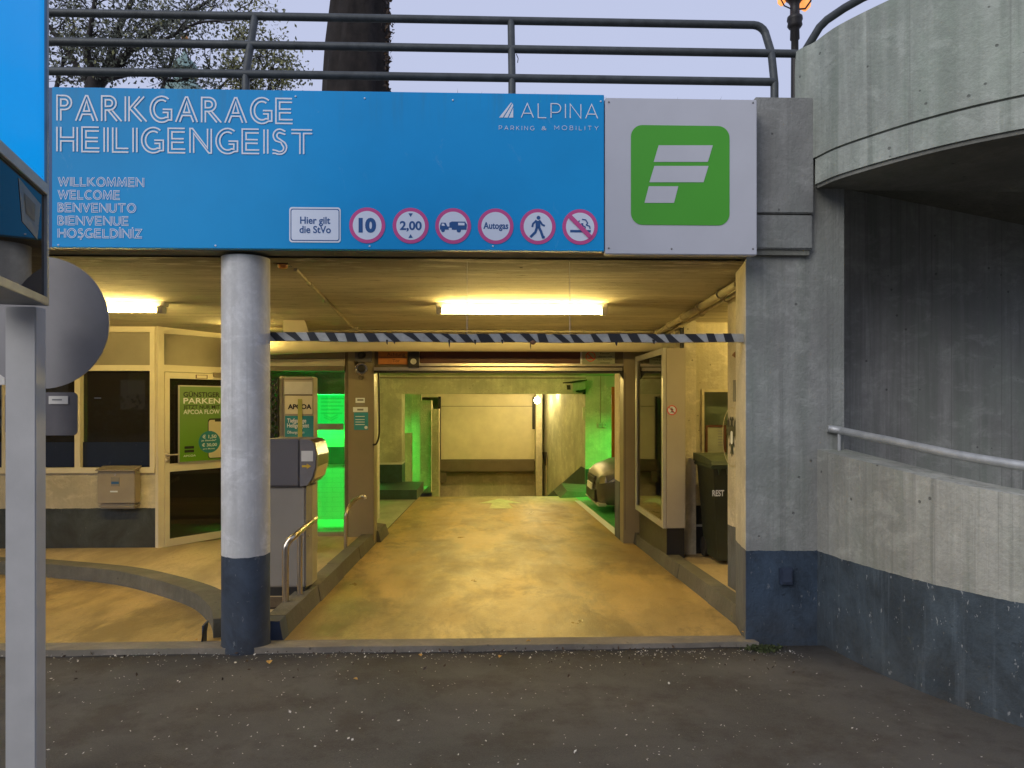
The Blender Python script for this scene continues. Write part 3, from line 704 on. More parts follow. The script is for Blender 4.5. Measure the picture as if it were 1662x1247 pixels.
# vertical pipes
for i, (px, r, y0p, y1p, mm, lb) in enumerate(((1108,.028,519,895,'black','thick black downpipe in the corner of the bin alcove'),(1115.5,.016,519,625,'alu','thin pale metal pipe beside the black downpipe'))):
    Yp = YR-.14; p = at(px, 700, Yp); zt = cz(Yp); zb = max(Z(y1p,Yp), fz(Yp)+UP)
    m_ = MB(); m_.tube([(p.x,Yp,zb),(p.x,Yp,zt)], r); o = m_.build('downpipe', M[mm], loc=(p.x,Yp,zb)); tag(o, lb, 'pipe')

# ================================================================== STAIRWELL (right)
up_t = [(1290,5.06),(1300,4.99),(1322,4.90),(1362,4.68),(1450,4.37),(1545,4.12),(1662,3.90),(1800,3.72),(1990,3.6),(2300,3.5)]
upath = catmull([Vector(cam_xy(*p)) for p in up_t], 6)
root = thing('curved_parapet', (upath[0].x, upath[0].y, 3.04), 'upper curved concrete parapet of the ramp bulging out top right', 'parapet')
start = next(i for i, p in enumerate(upath) if p.x > bx1)
fA = (bx1+.001-upath[start-1].x)/(upath[start].x-upath[start-1].x); upath.insert(start, upath[start-1].lerp(upath[start], fA))
def band(path, z0, z1, th, m, name, parent, i0=0):
    m_ = MB(); path_wall(m_, path[i0:], th, z0, z1); return m_.build(name, m, parent)
m_ = MB(); path_wall(m_, upath, .2, 3.235, lambda f: 4.0-(.14 if f < .001 else (.05 if f < .02 else 0))); m_.build('wall_face', M['upper'], root)
ip = []
for i, p in enumerate(upath):
    t = (upath[min(i+1,len(upath)-1)]-upath[max(i-1,0)]); ip.append(p+Vector((-t.y,t.x)).normalized()*.014)
m_ = MB(); path_wall(m_, ip[start:], .18, 3.215, 3.24); m_.build('groove', M['soffit'], root)
m_ = MB(); path_wall(m_, upath[start:], .2, 3.055, 3.22); m_.build('lower_band', M['upper'], root)
m_ = MB(); path_wall(m_, [p+Vector((0,0)) for p in ip[start:]], .02, 3.03, 3.06); m_.build('drip_edge', M['soffit'], root)
# slab soffit behind the band
pts_ = [(p.x+.03, p.y+.03, 3.05) for p in upath[start:]]
sheet('ramp_slab', pts_+[(upath[-1].x,4.93,3.05),(upath[start].x+.05,4.93,3.05)], M['soffit'], th=-.25)
# sloping underside deeper in
mb = MB(); A = at(1372,300,4.95); 
zsa, zsb = 3.44, 3.44-(7-xp1)*.19; mb.hexa([(xp1,4.94,zsa),(7,4.94,zsb),(7,5.9,zsb),(xp1,5.9,zsa),(xp1,4.94,3.98),(7,4.94,3.98),(7,5.9,3.98),(xp1,5.9,3.98)])
tag(mb.build('stair_soffit', M['soffit'], loc=(xp1,4.94,3.06)), kind='structure')
bw = wall('stairwell_wall', M['dark_conc'], 'dark grey board marked concrete wall behind the stair handrail', 2.352, 9, 5.9, 6.15, -.3, 3.9)
mb = MB(); mb.box(xp1, 8, 4.95, 5.9, -.1, -.02); tag(mb.build('stairwell_floor', M['kerb']), kind='structure')
mb = MB(); mb.box(8.5, 8.7, 2, 6.2, -.3, 3.98); tag(mb.build('stairwell_end_wall', M['dark_conc'], loc=(6.6,4,-.3)), 'grey end wall of the stairwell', 'wall')
# lower parapet
lo = [(4.99,2.05),(4.73,2.105),(4.43,2.18),(4.19,2.262),(3.95,2.365),(3.67,2.53),(3.35,2.80),(3.1,3.15),(2.95,3.6),(2.9,4.2)]
lpath = catmull([Vector((SA*t+CA*x, CA*t-SA*x)) for t, x in lo], 6)
def ztop(f): return 1.30-.156*min(1.9, f/.56)
m_ = MB(); path_wall(m_, lpath, .22, -.3, ztop)
lp = m_.build('curved_ramp_wall', M['parapet'], loc=(lpath[0].x,lpath[0].y,0)); tag(lp, 'low curved concrete wall with worn blue base along the right', 'wall')
# slightly lighter chamfered coping
hp = []
for i, p in enumerate(lpath):
    t = (lpath[min(i+1,len(lpath)-1)]-lpath[max(i-1,0)]); hp.append(p+Vector((-t.y,t.x)).normalized()*.13)
root = thing('handrail', (hp[0].x,hp[0].y,1.3), 'dull metal tube handrail above the low curved wall', 'handrail')
m_ = MB(); hpz = [(p.x,p.y, ztop(i/(len(hp)-1))+.135) for i, p in enumerate(hp) if i >= 2]
hpz = [(hp[0].x-.06, 4.89, ztop(0)+.135)]+hpz
m_.tube(hpz, .026, 14); m_.build('rail', M['handrail'], root)
for i in (2, 40):
    p = hp[i]; m_ = MB(); m_.tube([(p.x,p.y,ztop(i/(len(hp)-1))-.02),(p.x,p.y,ztop(i/(len(hp)-1))+.12)], .012); m_.build('bracket', M['handrail'], root)

# ================================================================== ROUND COLUMN
cxL, cxR = X(361,4.93), X(437,4.93); cxx = (cxL+cxR)/2; rc = (cxR-cxL)/2
mb = MB(); prof = [(rc*1.03,-.05),(rc*1.03,.02),(rc,.04)]+[(rc, .04+i*(cz(4.93)-.05)/8) for i in range(1,9)]
mb.lathe((cxx,4.93,0), prof, 48)
tag(mb.build('round_column', M['column'], loc=(cxx,4.93,0)), 'round pale grey column with dark blue foot between the two lanes', 'column')

# ================================================================== SIGN BAND
SY = 4.72
def sp(px, py, e=0): return at(px, py, SY-e)
zt, zb = Z(150,SY,700), Z(406,SY,700)
ZT, ZB = zt, zb
# in-plane scale: the sign is level, so use a per-x mapping from pixels
def q(px, py):
    """pixel -> sign plane, with the sign's own level top and bottom edges"""
    return at(px, py, SY)
sign = thing('garage_sign', (X(84,SY),SY,ZB), 'long bright blue entrance sign with white inline lettering and round symbols', 'sign')
xs0, xs1 = X(84,SY), X(981,SY)-.002; th = .05
# top/bottom heights measured at both ends (they agree to a few mm)
m_ = MB(); seams = [xs0, xs0+(xs1-xs0)*.5, xs1]
m_.box(xs0, xs1, SY, SY+th, ZB, ZT, .003); m_.build('panel', M['sign_blue'], sign)
m_ = MB(); m_.box(xs0-.03, xs0-.001, SY+.01, SY+th, ZB, ZT); m_.build('edge', M['sign_edge'], sign)
N_ = -VY
def txt_line(name, s, pxl, pyb, pyt, pxr, m, parent, fn=None, lw=.05, gap=.17, e=.0022):
    pm = (pxl+pxr)/2; z0 = q(pm,pyb).z; h = q(pm,pyt).z-z0; x0 = X(pxl,SY); x1 = X(pxr,SY)
    mb = MB(); inline_text(mb, s, Vector((x0,SY-e,z0)), VX, VZ, N_, h, x1-x0, gap, lw, fn); return mb.build(name, m, parent)
txt_line('lettering', 'PARKGARAGE', 93, 198.5, 158, 475, M['sign_white'], sign, lw=.062)
txt_line('lettering', 'HEILIGENGEIST', 93, 248.5, 209, 507, M['sign_white'], sign, lw=.062, gap=.19)
for s_, y_, x_ in (('WILLKOMMEN',303,234),('WELCOME',324,195),('BENVENUTO',345,221),('BIENVENUE',366,209),('HOŞGELDİNİZ',386.5,231)):
    txt_line('lettering', s_, 94.5, y_, y_-14.6, x_, M['sign_white'], sign, lw=.062, gap=.14)
txt_line('lettering', 'ALPINA', 846, 192, 169, 970, M['sign_white'], sign, thin, .07, .33)
txt_line('lettering', 'PARKING', 810, 211.5, 205, 867, M['sign_white'], sign, thin, .11, .62)
txt_line('lettering', 'MOBILITY', 900, 211.5, 205, 971, M['sign_white'], sign, thin, .11, .62)
m_ = MB(); a = at(879,211.5,SY-.0022); text(m_, '&', a, VX, VZ, 6.5/F*SY, 8/F*SY, -.01); m_.build('lettering', M['sign_white'], sign)
# three leaning strokes logo
m_ = MB()
for pl in ([(810,191),(829,167),(831,167),(816,191)], [(818,191),(832,168),(833,172),(824,191)], [(826,191),(833,175),(833,191)]):
    m_.add([at(x,y,SY-.002) for x, y in pl], [list(range(len(pl)))])
m_.build('logo', M['sign_white'], sign)
# notice panel 'Hier gilt die StVo'
def sq(mb, px0, px1, py0, py1, r, e):
    a = at(px0,py1,SY-e); b = at(px1,py0,SY-e); poly(mb, rrect(a.x,b.x,a.z,b.z,r), Vector((0,SY-e,0)), VX, VZ)
m_ = MB(); sq(m_, 469.5, 553, 337, 393.5, .018, .003); nt = m_.build('notice', M['sign_white'], sign)
m_ = MB(); sq(m_, 471.5, 551, 339.5, 391, .015, .0034); m_.build('outline', M['navy_print'], nt)
m_ = MB(); sq(m_, 473, 549.5, 341, 389.5, .012, .0038); m_.build('field', M['disc_white'], nt)
def ptext(mb, s, pxl, pxr, pyb, pyt, e=.005, off=.02):
    a = at(pxl,pyb,SY-e); b = at(pxr,pyt,SY-e); text(mb, s, a, VX, VZ, b.z-a.z, b.x-a.x, off)
m_ = MB(); ptext(m_, 'Hier gilt', 487, 536, 363, 352.5); ptext(m_, 'die StVo', 486, 537, 378, 367.5); m_.build('lettering', M['navy_print'], nt)
# round symbols
def sym(px, py, picto, kind):
    c = at(px, py, SY-.003); r = 28.3/F*SY*1.02
    m_ = MB(); disc(m_, c, r, VX, VZ, 48); o = m_.build('symbol', M['ring'], sign)
    m_ = MB(); disc(m_, c-VY*.0005, r*.80, VX, VZ, 48); m_.build('disc', M['disc_white'], o)
    m_ = MB(); P = c-VY*.0015; k = r/28.3
    picto(m_, P, k)
    m_.build('pictogram', M['navy_print'], o)
    return o, P, k, r
def t_c(mb, s, P, k, x0, x1, y0, y1, off=.02): text(mb, s, P+VX*(x0*k)+VZ*(y0*k), VX, VZ, (y1-y0)*k, (x1-x0)*k, off)
sym(596, 366, lambda m,P,k: t_c(m,'10',P,k,-13.5,14,-10,10,.055), '')
def p200(m,P,k):
    t_c(m,'2,00',P,k,-17,17.5,-6.5,6.5,.03)
    poly(m,[(-3.5,19.5),(3.5,19.5),(0,13.5)],P,VX,VZ,k); poly(m,[(-3.5,-19.5),(3.5,-19.5),(0,-13.5)],P,VX,VZ,k)
sym(666.5, 366.5, p200, '')
def pcar(m,P,k):
    poly(m,[(-21,-6),(-7,-6),(-7,-3),(-2,-3),(-2,-6),(21,-6),(22,2),(19,7),(-2,7),(-6,5),(-6,-1),(-9,-1),(-12,5),(-19,5),(-21,0)],P,VX,VZ,k)
    disc(m,P+VX*(-16*k)+VZ*(-7*k)-VY*.0004,3*k,VX,VZ,16); disc(m,P+VX*(9*k)+VZ*(-7*k)-VY*.0004,3.4*k,VX,VZ,16)
o,P,k,r = sym(735.5, 367, pcar, '')
m_ = MB(); poly(m_,[(8,1),(18,1),(18,5),(8,5)],P-VY*.0008,VX,VZ,k); m_.build('window', M['disc_white'], o); m_ = MB(); poly(m_,[(-18,0),(-13,0),(-14.5,3.5),(-18,3.5)],P-VY*.0008,VX,VZ,k); m_.build('window', M['disc_white'], o)
sym(804.5, 367.5, lambda m,P,k: t_c(m,'Autogas',P,k,-19.5,20,-4,6,.025), '')
def pman(m,P,k):
    disc(m,P+VX*(1*k)+VZ*(14*k),3.1*k,VX,VZ,16)
    P2 = P-VY*.0003
    for j, (pl, lw) in enumerate(([[(0,9),(0,-1)],7.5], [[(-2,10),(-8,4),(-9,-1)],3], [[(2,10),(7,3),(11,1)],3], [[(-1,0),(-4,-9),(-12,-17)],4], [[(1,0),(5,-8),(8,-17),(11,-17)],4])):
        ribbon(m, [(x*k,y*k) for x,y in pl], lw*k, P2, VX, VZ, N_)
sym(873, 368, pman, '')
def psmoke(m,P,k):
    poly(m,[(-16,-9),(17,-9),(17,-5),(-16,-5)],P,VX,VZ,k)
    ribbon(m,[(x*k,y*k) for x,y in [(-1,10),(-3,7),(0,4),(4,5),(4,2),(8,0),(8,-4)]],1.8*k,P,VX,VZ,N_)
    ribbon(m,[(x*k,y*k) for x,y in [(3,12),(9,11),(12,6),(10,3),(15,1),(16,-3)]],1.8*k,P,VX,VZ,N_)
o,P,k,r = sym(941.5, 368.5, psmoke, '')
m_ = MB(); c45 = .7071; poly(m_,[(-19,14),(-14,19),(19,-14),(14,-19)],P-VY*.004,VX,VZ,k); m_.build('bar', M['ring'], o)
for px, py in ((95,156),(480,157),(592,160),(735,163),(975,165),(95,398),(350,399),(600,400),(800,400)):
    m_ = MB(); m_.lathe(at(px,py,SY), [(.006,0),(.006,.003),(.003,.005)], 8, (0,-1,0)); m_.build('rivet', M['sign_white'], sign)
# white logo panel
logo = thing('logo_sign', (X(982,SY),SY,ZB), 'pale square panel with green rounded parking logo beside the blue sign', 'sign')
lx0, lx1 = X(982,SY), X(1228,SY)
m_ = MB(); m_.box(lx0, lx1, SY-.008, SY+.06, ZB-.02, Z(161,SY,1100), .005); m_.build('panel', M['panel_white'], logo)
def lq(px,py,e=.01): return at(px,py,SY-e)
m_ = MB(); a = lq(1024,365); b = lq(1184,205); poly(m_, rrect(a.x,b.x,a.z,b.z,.075,8), Vector((0,SY-.0105,0)), VX, VZ); m_.build('green_square', M['logo_green'], logo)
for pl in ([(1069,236),(1157,236),(1149,263),(1061,263)], [(1062,269.5),(1150,269.5),(1142,296),(1054,296)], [(1053,302.5),(1101,302.5),(1094,329.5),(1046,329.5)]):
    m_ = MB(); m_.add([lq(x,y,.0125) for x,y in pl], [[0,1,2,3]]); m_.build('stripe', M['panel_white'], logo)
for px, py in ((988,166),(1222,167),(988,403),(1090,404),(1222,404)):
    m_ = MB(); m_.lathe(at(px,py,SY-.008), [(.006,0),(.006,.003),(.003,.005)], 8, (0,-1,0)); m_.build('screw', M['ink_grey'], logo)

# ================================================================== RAILING
rl = thing('railing', (X(400,5.0),5.0,3.5), 'three bar dark steel tube railing along the terrace edge above the sign', 'railing')
rr_ = .027
Yt, Ym, Yl = 5.20, 5.10, 5.0
zt_, zm_, zl_ = Z(34,Yt), Z(80,Ym), Z(127,Yl)
xe_t, xe_l = X(1236,Yt), X(1257,Yl)
bend = [(xe_t-.06,Yt,zt_)]+[(xe_t-.06+.09*math.sin(a),Yt-.01*(1-math.cos(a)),zt_-.09*(1-math.cos(a))) for a in (.3,.6,.9,1.2,1.45)]
m_ = MB(); m_.tube([(-7,Yt,zt_)]+bend+[(X(1252,Ym),Ym,zm_),(xe_l,Yl,zl_-.01),(xe_l,Yl,3.3)], rr_, 14); m_.build('top_rail', M['tube_metal'], rl)
c_pts = [(X(1285,Ym),Ym,zm_),(*cam_xy(1298,5.16),Z(88,5.16)),(*cam_xy(1306,5.13),Z(84,5.13)),(*cam_xy(1316,5.09),Z(68,5.09)),(*cam_xy(1330,5.04),Z(45,5.04)),(*cam_xy(1342,5.0),Z(33,5.0)),(*cam_xy(1370,4.9),Z(14,4.9)),(*cam_xy(1400,4.78),Z(-3,4.78)),(*cam_xy(1460,4.6),Z(-30,4.6)),(*cam_xy(1560,4.4),Z(-60,4.4))]
m_ = MB(); m_.tube([(-7,Ym,zm_)]+[(x,y,z) for x,y,z in [Vector(p) for p in c_pts]], rr_, 14); m_.build('middle_rail', M['tube_metal'], rl)
m_ = MB(); m_.tube([(-7,Yl,zl_),(xe_l,Yl,zl_)], rr_, 14); m_.build('lower_rail', M['tube_metal'], rl)
for px in (404, 831, -60):
    xl = X(px if px != 404 else 399, Yl)
    m_ = MB(); m_.tube([(xl,Yt,zt_),(xl,Yl,zl_),(xl,Yl,3.3)], rr_*.95, 12); m_.build('post', M['tube_metal'], rl)
m_ = MB(); m_.tube([at(838,88,5.1),at(841,95,5.1),at(840,102,5.1)], .003, 5); m_.build('wire_tie', M['cable'], rl)

# ================================================================== CLEARANCE BAR
YT = 5.0; zbt = Z(548,YT)
xa, xb = X(436,YT), X(1211,YT)
bar = thing('clearance_bar', ((xa+xb)/2,YT,zbt), 'height limit bar wrapped in black and white striped tape across the lane', 'barrier')
def zsag(x): return -.012*math.sin(PI*(x-xa)/(xb-xa))*.5+.002*math.sin(x*9)
m_ = MB(); hh = .028; nseg = 40
for i in range(nseg):
    a = xa+(xb-xa)*i/nseg; b = xa+(xb-xa)*(i+1)/nseg
    m_.hexa([(a,YT-.02,zbt-hh+zsag(a)),(b,YT-.02,zbt-hh+zsag(b)),(b,YT+.02,zbt-hh+zsag(b)),(a,YT+.02,zbt-hh+zsag(a)),(a,YT-.02,zbt+hh+zsag(a)),(b,YT-.02,zbt+hh+zsag(b)),(b,YT+.02,zbt+hh+zsag(b)),(a,YT+.02,zbt+hh+zsag(a))])
m_.build('white_tape', plain('tape_pale_grey', (.36,.36,.33), .45, 0, .15, 30, .4), bar)
m_ = MB(); x = xa; i = 0
while x < xb-.08:
    wd = random.uniform(.05,.085); gp = random.uniform(.045,.075); sl_ = random.uniform(.02,.075); za = zbt+zsag(x)
    e = .0225+.0006*(i % 3)
    if random.random() < .8: m_.add([(x,YT-e,za+hh*1.05),(x+wd,YT-e,za+hh*1.05),(x+wd+sl_,YT-e,za-hh*1.05),(x+sl_*random.uniform(.6,1.6),YT-e,za-hh*1.05)], [[0,1,2,3]])
    else: m_.add([(x,YT-e,za+hh*1.05),(x+wd*.6,YT-e,za+hh*1.05),(x+wd*1.5,YT-e,za-hh*1.05),(x+wd*.5,YT-e,za-hh)], [[0,1,2,3]])
    x += wd+gp; i += 1
tag(m_.build('black_tape', M['black'], bar), kind='stuff')
for px, l in ((729,11),(771,6),(861,14),(1000,8),(1061,5),(628,6),(640,5),(815,4)):
    p = at(px,554,YT-.022); m_ = MB(); a = random.uniform(.006,.014)
    m_.prism([p+VZ*.01+VX*-a, p+VZ*.01+VX*a, p+VX*(a*.5)-VZ*(l/F*5), p-VX*(a*.3)-VZ*(l*.7/F*5)], (0,.002,0)); m_.build('tape_scrap', M['black'], bar)
m_ = MB(); m_.lathe(at(865,557,YT-.02), [(.01,-.01),(.02,0),(.017,.012),(.004,.018)], 8, (0,-.3,1)); m_.build('knot', M['rust'], bar)
for px in (758, 925):
    p = at(px,530,YT); m_ = MB(); m_.tube([(p.x,YT,zbt+.02),(p.x,YT+.02,cz(YT))], .0018, 5); m_.build('wire', M['white_pl'], bar)

# ================================================================== CEILING THINGS
def lamp(x0, x1, Y, label):
    zc_ = cz(Y); r0 = thing('ceiling_lamp', ((x0+x1)/2,Y,zc_), label, 'lamp', 'fluorescent ceiling lamps')
    m_ = MB(); m_.prism([(x0,Y-.04,zc_),(x0,Y+.06,zc_),(x0,Y+.045,zc_-.045),(x0,Y-.035,zc_-.045)], (x1-x0,0,0)); m_.build('housing', M['white_pl'], r0)
    m_ = MB(); m_.tube([(x0+.05,Y-.045,zc_-.080),(x1-.05,Y-.045,zc_-.080)], .021, 14); m_.build('tube', M['lamp_tube'], r0)
    for a, b in ((x0+.005,x0+.055),(x1-.055,x1-.005)):
        m_ = MB(); m_.box(a,b,Y-.078,Y+.02,zc_-.11,zc_-.044,.006); m_.build('end_cap', M['white_pl'], r0)
    return r0
YL = 6.72
lamp(X(708,YL), X(985,YL), YL, 'glowing fluorescent ceiling lamp centred over the entry lane')
lamp(X(-8,YL), X(270,YL), YL, 'glowing fluorescent ceiling lamp at left partly hidden by the round disc')
lamp(-.6, .95, 11.2, 'fluorescent ceiling lamp inside beyond the roller door')
lamp(2.62, 3.7, 6.9, 'added unseen fluorescent lamp brightening the bin alcove')  # added out of sight behind the pier to lift the alcove
lamp(-1.0, 1.3, 13.4, 'added unseen fluorescent lamp brightening the interior before the ramp')  # extra fill lamp, hidden above the gate lintel's sight line
lamp(-.9, 1.2, 18.6, 'added fluorescent lamp hidden behind the beam to brighten the far shutter')  # added out of view so the far shutter gets more light
lamp(X(366,8.3), X(432,8.3), 8.3, 'added fluorescent lamp hidden behind the column to brighten the garage')  # extra lamp tucked behind the column for a brighter interior
# warning light by column
wb = thing('warning_light', at(459,418,5.15), 'small dark warning light with orange lens beside column top', 'lamp')
c = at(459,427,5.15); m_ = MB(); m_.box(c.x-.045,c.x+.045,5.1,5.2,c.z-.01,cz(5.15),.005); m_.build('housing', M['black'], wb)
m_ = MB(); m_.lathe((c.x,5.15,c.z-.01), [(.033,0),(.033,-.022),(.02,-.03)], 16); m_.build('lens', M['orange_s'], wb)
hk = thing('ceiling_hook', at(846,415,5.2), 'small black hook hanging from the ceiling above the lane', 'hook')
c = at(846,432,5.2); m_ = MB(); m_.tube([(c.x,5.2,cz(5.2)),(c.x,5.2,c.z+.03)], .006, 6); m_.build('stem', M['iron'], hk)
m_ = MB(); m_.tube([(c.x+.02*math.cos(a),5.2,c.z+.012+.02*math.sin(a)) for a in [PI*.9+i*.45 for i in range(9)]], .007, 6); m_.build('ring', M['iron'], hk)
# conduits
def pipe(name, pts, r, m, label, clips=0):
    o = thing(name, pts[0], label, 'pipe'); m_ = MB(); m_.tube(pts, r, 10); m_.build('tube', m, o)
    for i in range(clips):
        f = (i+.7)/(clips); 
        if f >= 1: break
        a, b = Vector(pts[0]), Vector(pts[-1]); p = a.lerp(b,f); m_ = MB(); m_.lathe(p, [(r*1.5,-.012),(r*1.5,.012)], 10, (b-a)); m_.build('clip', m, o)
    return o
a1 = Vector((X(480,5.25),5.25,cz(5.25)-.014)); b1 = Vector((X(572,8.3),8.3,cz(8.3)-.014))
pipe('cable_conduit', [a1,b1], .013, M['conduit'], 'thin painted conduit running diagonally over the ceiling from warning light', 4)
a2 = Vector((X(1197,5.5),5.5,cz(5.5)-.05)); b2 = Vector((X(1062,8.6),8.6,cz(8.6)-.05))
pipe('ceiling_pipe', [a2,b2], .03, M['conduit'], 'thicker painted pipe along the right edge of the ceiling', 5)
pipe('ceiling_pipe', [a2+Vector((.08,0,-.02)),b2+Vector((.08,0,-.02))], .02, M['conduit'], 'thinner painted pipe just right of the thick ceiling pipe', 4)
Yd = 8.62
pipe('wall_conduit', [Vector((X(500,Yd-.2),Yd-.2,cz(Yd)-.03)), Vector((X(1060,Yd-.2),Yd-.2,cz(Yd)-.03))], .014, M['conduit'], 'thin conduit running level above the large white duct', 3)
m_ = MB(); c = at(577,531,Yd-.22); m_.box(c.x-.04,c.x+.04,Yd-.26,Yd-.2,c.z-.03,c.z+.03,.004); tag(m_.build('junction_box', M['conduit'], loc=c), 'small junction box where the two ceiling conduits meet', 'junction box')
# white duct
rD = .115; zD = Z(555,Yd)
duct = thing('air_duct', (X(700,Yd),Yd,zD), 'large cream round duct crossing under the ceiling above the gate', 'duct')
m_ = MB(); m_.tube([(X(380,Yd),Yd,zD-.05),(X(440,Yd),Yd,zD-.04),(X(520,Yd),Yd,zD-.02),(X(600,Yd),Yd,zD),(X(1085,Yd),Yd,zD)], rD, 24); m_.build('pipe', M['pvc'], duct)
m_ = MB(); m_.tube([(X(1070,Yd),Yd-.01,zD),(X(1106,Yd),Yd-.01,zD)], rD*1.08, 24); m_.build('sleeve', M['pvc'], duct)
# stub duct at left
a = at(459,511,8.0); b = at(500,540,8.0)
m_ = MB(); zc8 = cz(8.0)
m_.hexa([at(460,545,7.85),at(503,545,7.85),at(503,545,8.3),at(460,545,8.3),at(459,509,7.85),at(491,510,7.85),at(491,510,8.3),at(459,509,8.3)])
tag(m_.build('vent_stub', M['pvc'], loc=a), 'short cream duct stub hanging beside the column under ceiling', 'duct')

# ================================================================== ROLLER GATE FRAME (Y 9.1)
YG = 9.1
gate = thing('roller_gate', (X(607,YG),YG,fz(YG)), 'open roller gate with taupe metal posts and shutter box over the lane', 'gate')
def gbox(name, px0, px1, py0, py1, Y, dy, m, parent=gate, bev=0):
    a = at(px0,py1,Y); b = at(px1,py0,Y); m_ = MB(); m_.box(a.x,b.x,Y,Y+dy,a.z,b.z,bev); return m_.build(name, m, parent)
zfl = fz(YG)
for a_, b_ in ((565,607),(1012,1055)):
    m_ = MB(); m_.box(X(a_,YG), X(b_,YG), YG, YG+.25, zfl-.05, cz(YG), .006); pst = m_.build('post', M['taupe'], gate)
gbox('post_strip', 560, 565, 560, 900, YG+.02, .2, M['taupe_dk'])
gbox('shutter_box', 607, 1012, 540, 604, YG+.03, .4, M['taupe_dk'])
gbox('maroon_panel', 681, 945, 560, 590, YG, .03, M['maroon'])
gbox('track', 680, 1012, 590.5, 594, YG-.02, .05, M['steel'])
gbox('track', 607, 1010, 597, 601.5, YG-.04, .07, M['steel'])
gbox('seal', 607, 1012, 602, 605.5, YG-.01, .03, M['black'])
gbox('box_edge', 678, 681, 565, 594, YG-.01, .04, M['alu'])
gbox('box_edge', 942, 945, 565, 594, YG-.01, .04, M['alu'])
m_ = MB(); p = at(1009,605,YG); m_.prism([at(1005,605,YG-.02),at(1012,605,YG-.02),at(1012,616,YG-.02)], (0,.03,0)); m_.build('bracket', M['black'], gate)
# left bay: lintel bands
lb = thing('side_bay_lintel', (X(500,YG),YG,Z(600,YG)), 'banded beige lintel box over the glazed bay behind the column', 'lintel')
gbox('band', 380, 559, 540, 582, YG, .3, M['taupe'], lb)
gbox('band', 380, 559, 583, 594, YG-.02, .3, M['cab'], lb)
gbox('band', 380, 559, 594.5, 602, YG-.0, .3, M['taupe_dk'], lb)
gbox('band', 380, 559, 565, 569, YG-.03, .3, M['taupe_dk'], lb)
# signs over gate
s1 = thing('orange_notice', at(613,592,YG), 'small orange notice over the left end of the gate', 'sign')
gbox('plate', 614, 661, 569, 591.5, YG-.02, .02, M['orange_s'], s1)
m_ = MB(); text(m_, 'Achtung', at(628,578,YG-.023), VX, VZ, .042, .22); text(m_, 'Tor', at(637,588,YG-.023), VX, VZ, .035, .09); m_.build('lettering', M['brown_fr'], s1)
m_ = MB(); p = at(615,580,YG-.022); m_.box(p.x,p.x+.34,YG-.0225,YG-.0215,p.z-.004,p.z+.004); m_.build('line', M['brown_fr'], s1)
s2 = thing('no_smoking_notice', at(945,592,YG), 'pale notice with prohibition circle over right end of gate', 'sign')
gbox('plate', 945, 998, 569, 591.5, YG-.03, .02, M['pic'], s2)
m_ = MB(); c = at(958.5,579,YG-.033); disc(m_, c, .062, VX, VZ, 24, .052); ribbon(m_, [(-.04,.04),(.04,-.04)], .012, c, VX, VZ, N_); ribbon(m_, [(-.03,-.02),(.03,-.02)], .014, c, VX, VZ, N_); m_.build('symbol', M['red_print'], s2)
m_ = MB()
for i, s_ in enumerate(('Feuer','offenes Licht','und Rauchen','verboten')): text(m_, s_, at(970+(i in (0,3))*4,575+i*5,YG-.0335), VX, VZ, .018, (.18 if i in (1,2) else .12))
m_.build('lettering', M['ink'], s2)
bc = thing('signal_box', at(672,597,YG-.05), 'small black box with round chrome button over the gate', 'signal')
gbox('housing', 663, 680, 567, 597, YG-.08, .08, M['black'], bc)
m_ = MB(); m_.lathe(at(671,587,YG-.08), [(.036,0),(.036,.01),(.028,.015),(.026,.004)], 20, (0,-1,0)); m_.build('button', M['alu'], bc)
# camera on post
cm = thing('gate_camera', at(586,600,YG-.1), 'round chrome ringed camera with black housing on the left gate post', 'camera')
gbox('back_plate', 576, 603, 568, 588, YG-.05, .05, M['mach_dk'], cm)
m_ = MB(); m_.lathe(at(587,576,YG-.05), [(.05,0),(.05,.03),(.03,.05)], 20, (0,-1,0)); m_.build('sounder', M['black'], cm)
m_ = MB(); m_.tube([at(578,588,YG-.02),at(579,592,YG-.08),at(583,596,YG-.14)], .028, 12); m_.build('arm', M['chrome'], cm)
m_ = MB(); m_.lathe(at(587,598,YG-.12), [(.058,0),(.072,.05),(.075,.085),(.066,.09),(.058,.075)], 28, (.12,-1,-.1)); m_.build('ring', M['chrome'], cm)
m_ = MB(); m_.lathe(at(587,598,YG-.12), [(.062,.02),(.062,.07),(.03,.082)], 28, (.12,-1,-.1)); m_.build('lens', M['black'], cm)
m_ = MB(); m_.lathe(at(586,613,YG), [(.028,0),(.026,.05)], 12, (0,-1,0)); m_.build('knob', M['taupe_dk'], cm)
# stickers on post
stk = thing('post_stickers', at(585,698,YG), 'white and blue information stickers on the left gate post', 'sticker')
gbox('label', 577, 592, 646, 654, YG-.006, .006, M['sign_white'], stk); gbox('label', 577, 592, 654.5, 659, YG-.005, .005, M['mach'], stk)
gbox('label', 573, 597, 661, 669, YG-.006, .006, M['sign_white'], stk); gbox('label', 574.5, 597.5, 669.5, 698, YG-.006, .006, M['teal_stk'], stk)
m_ = MB()
for y in (649.5, 665): m_.box(X(580,YG),X(590,YG),YG-.008,YG-.0065,Z(y+1.5,YG),Z(y-1.5,YG))
m_.build('print', M['ink_grey'], stk)
m_ = MB(); p = at(594,694,YG-.007); disc(m_, p, .02, VX, VZ, 14)
for y in (676,681,685,689): m_.box(X(577,YG),X(592,YG),YG-.008,YG-.0065,Z(y+.5,YG),Z(y-.5,YG))
m_.build('print', M['sign_white'], stk)
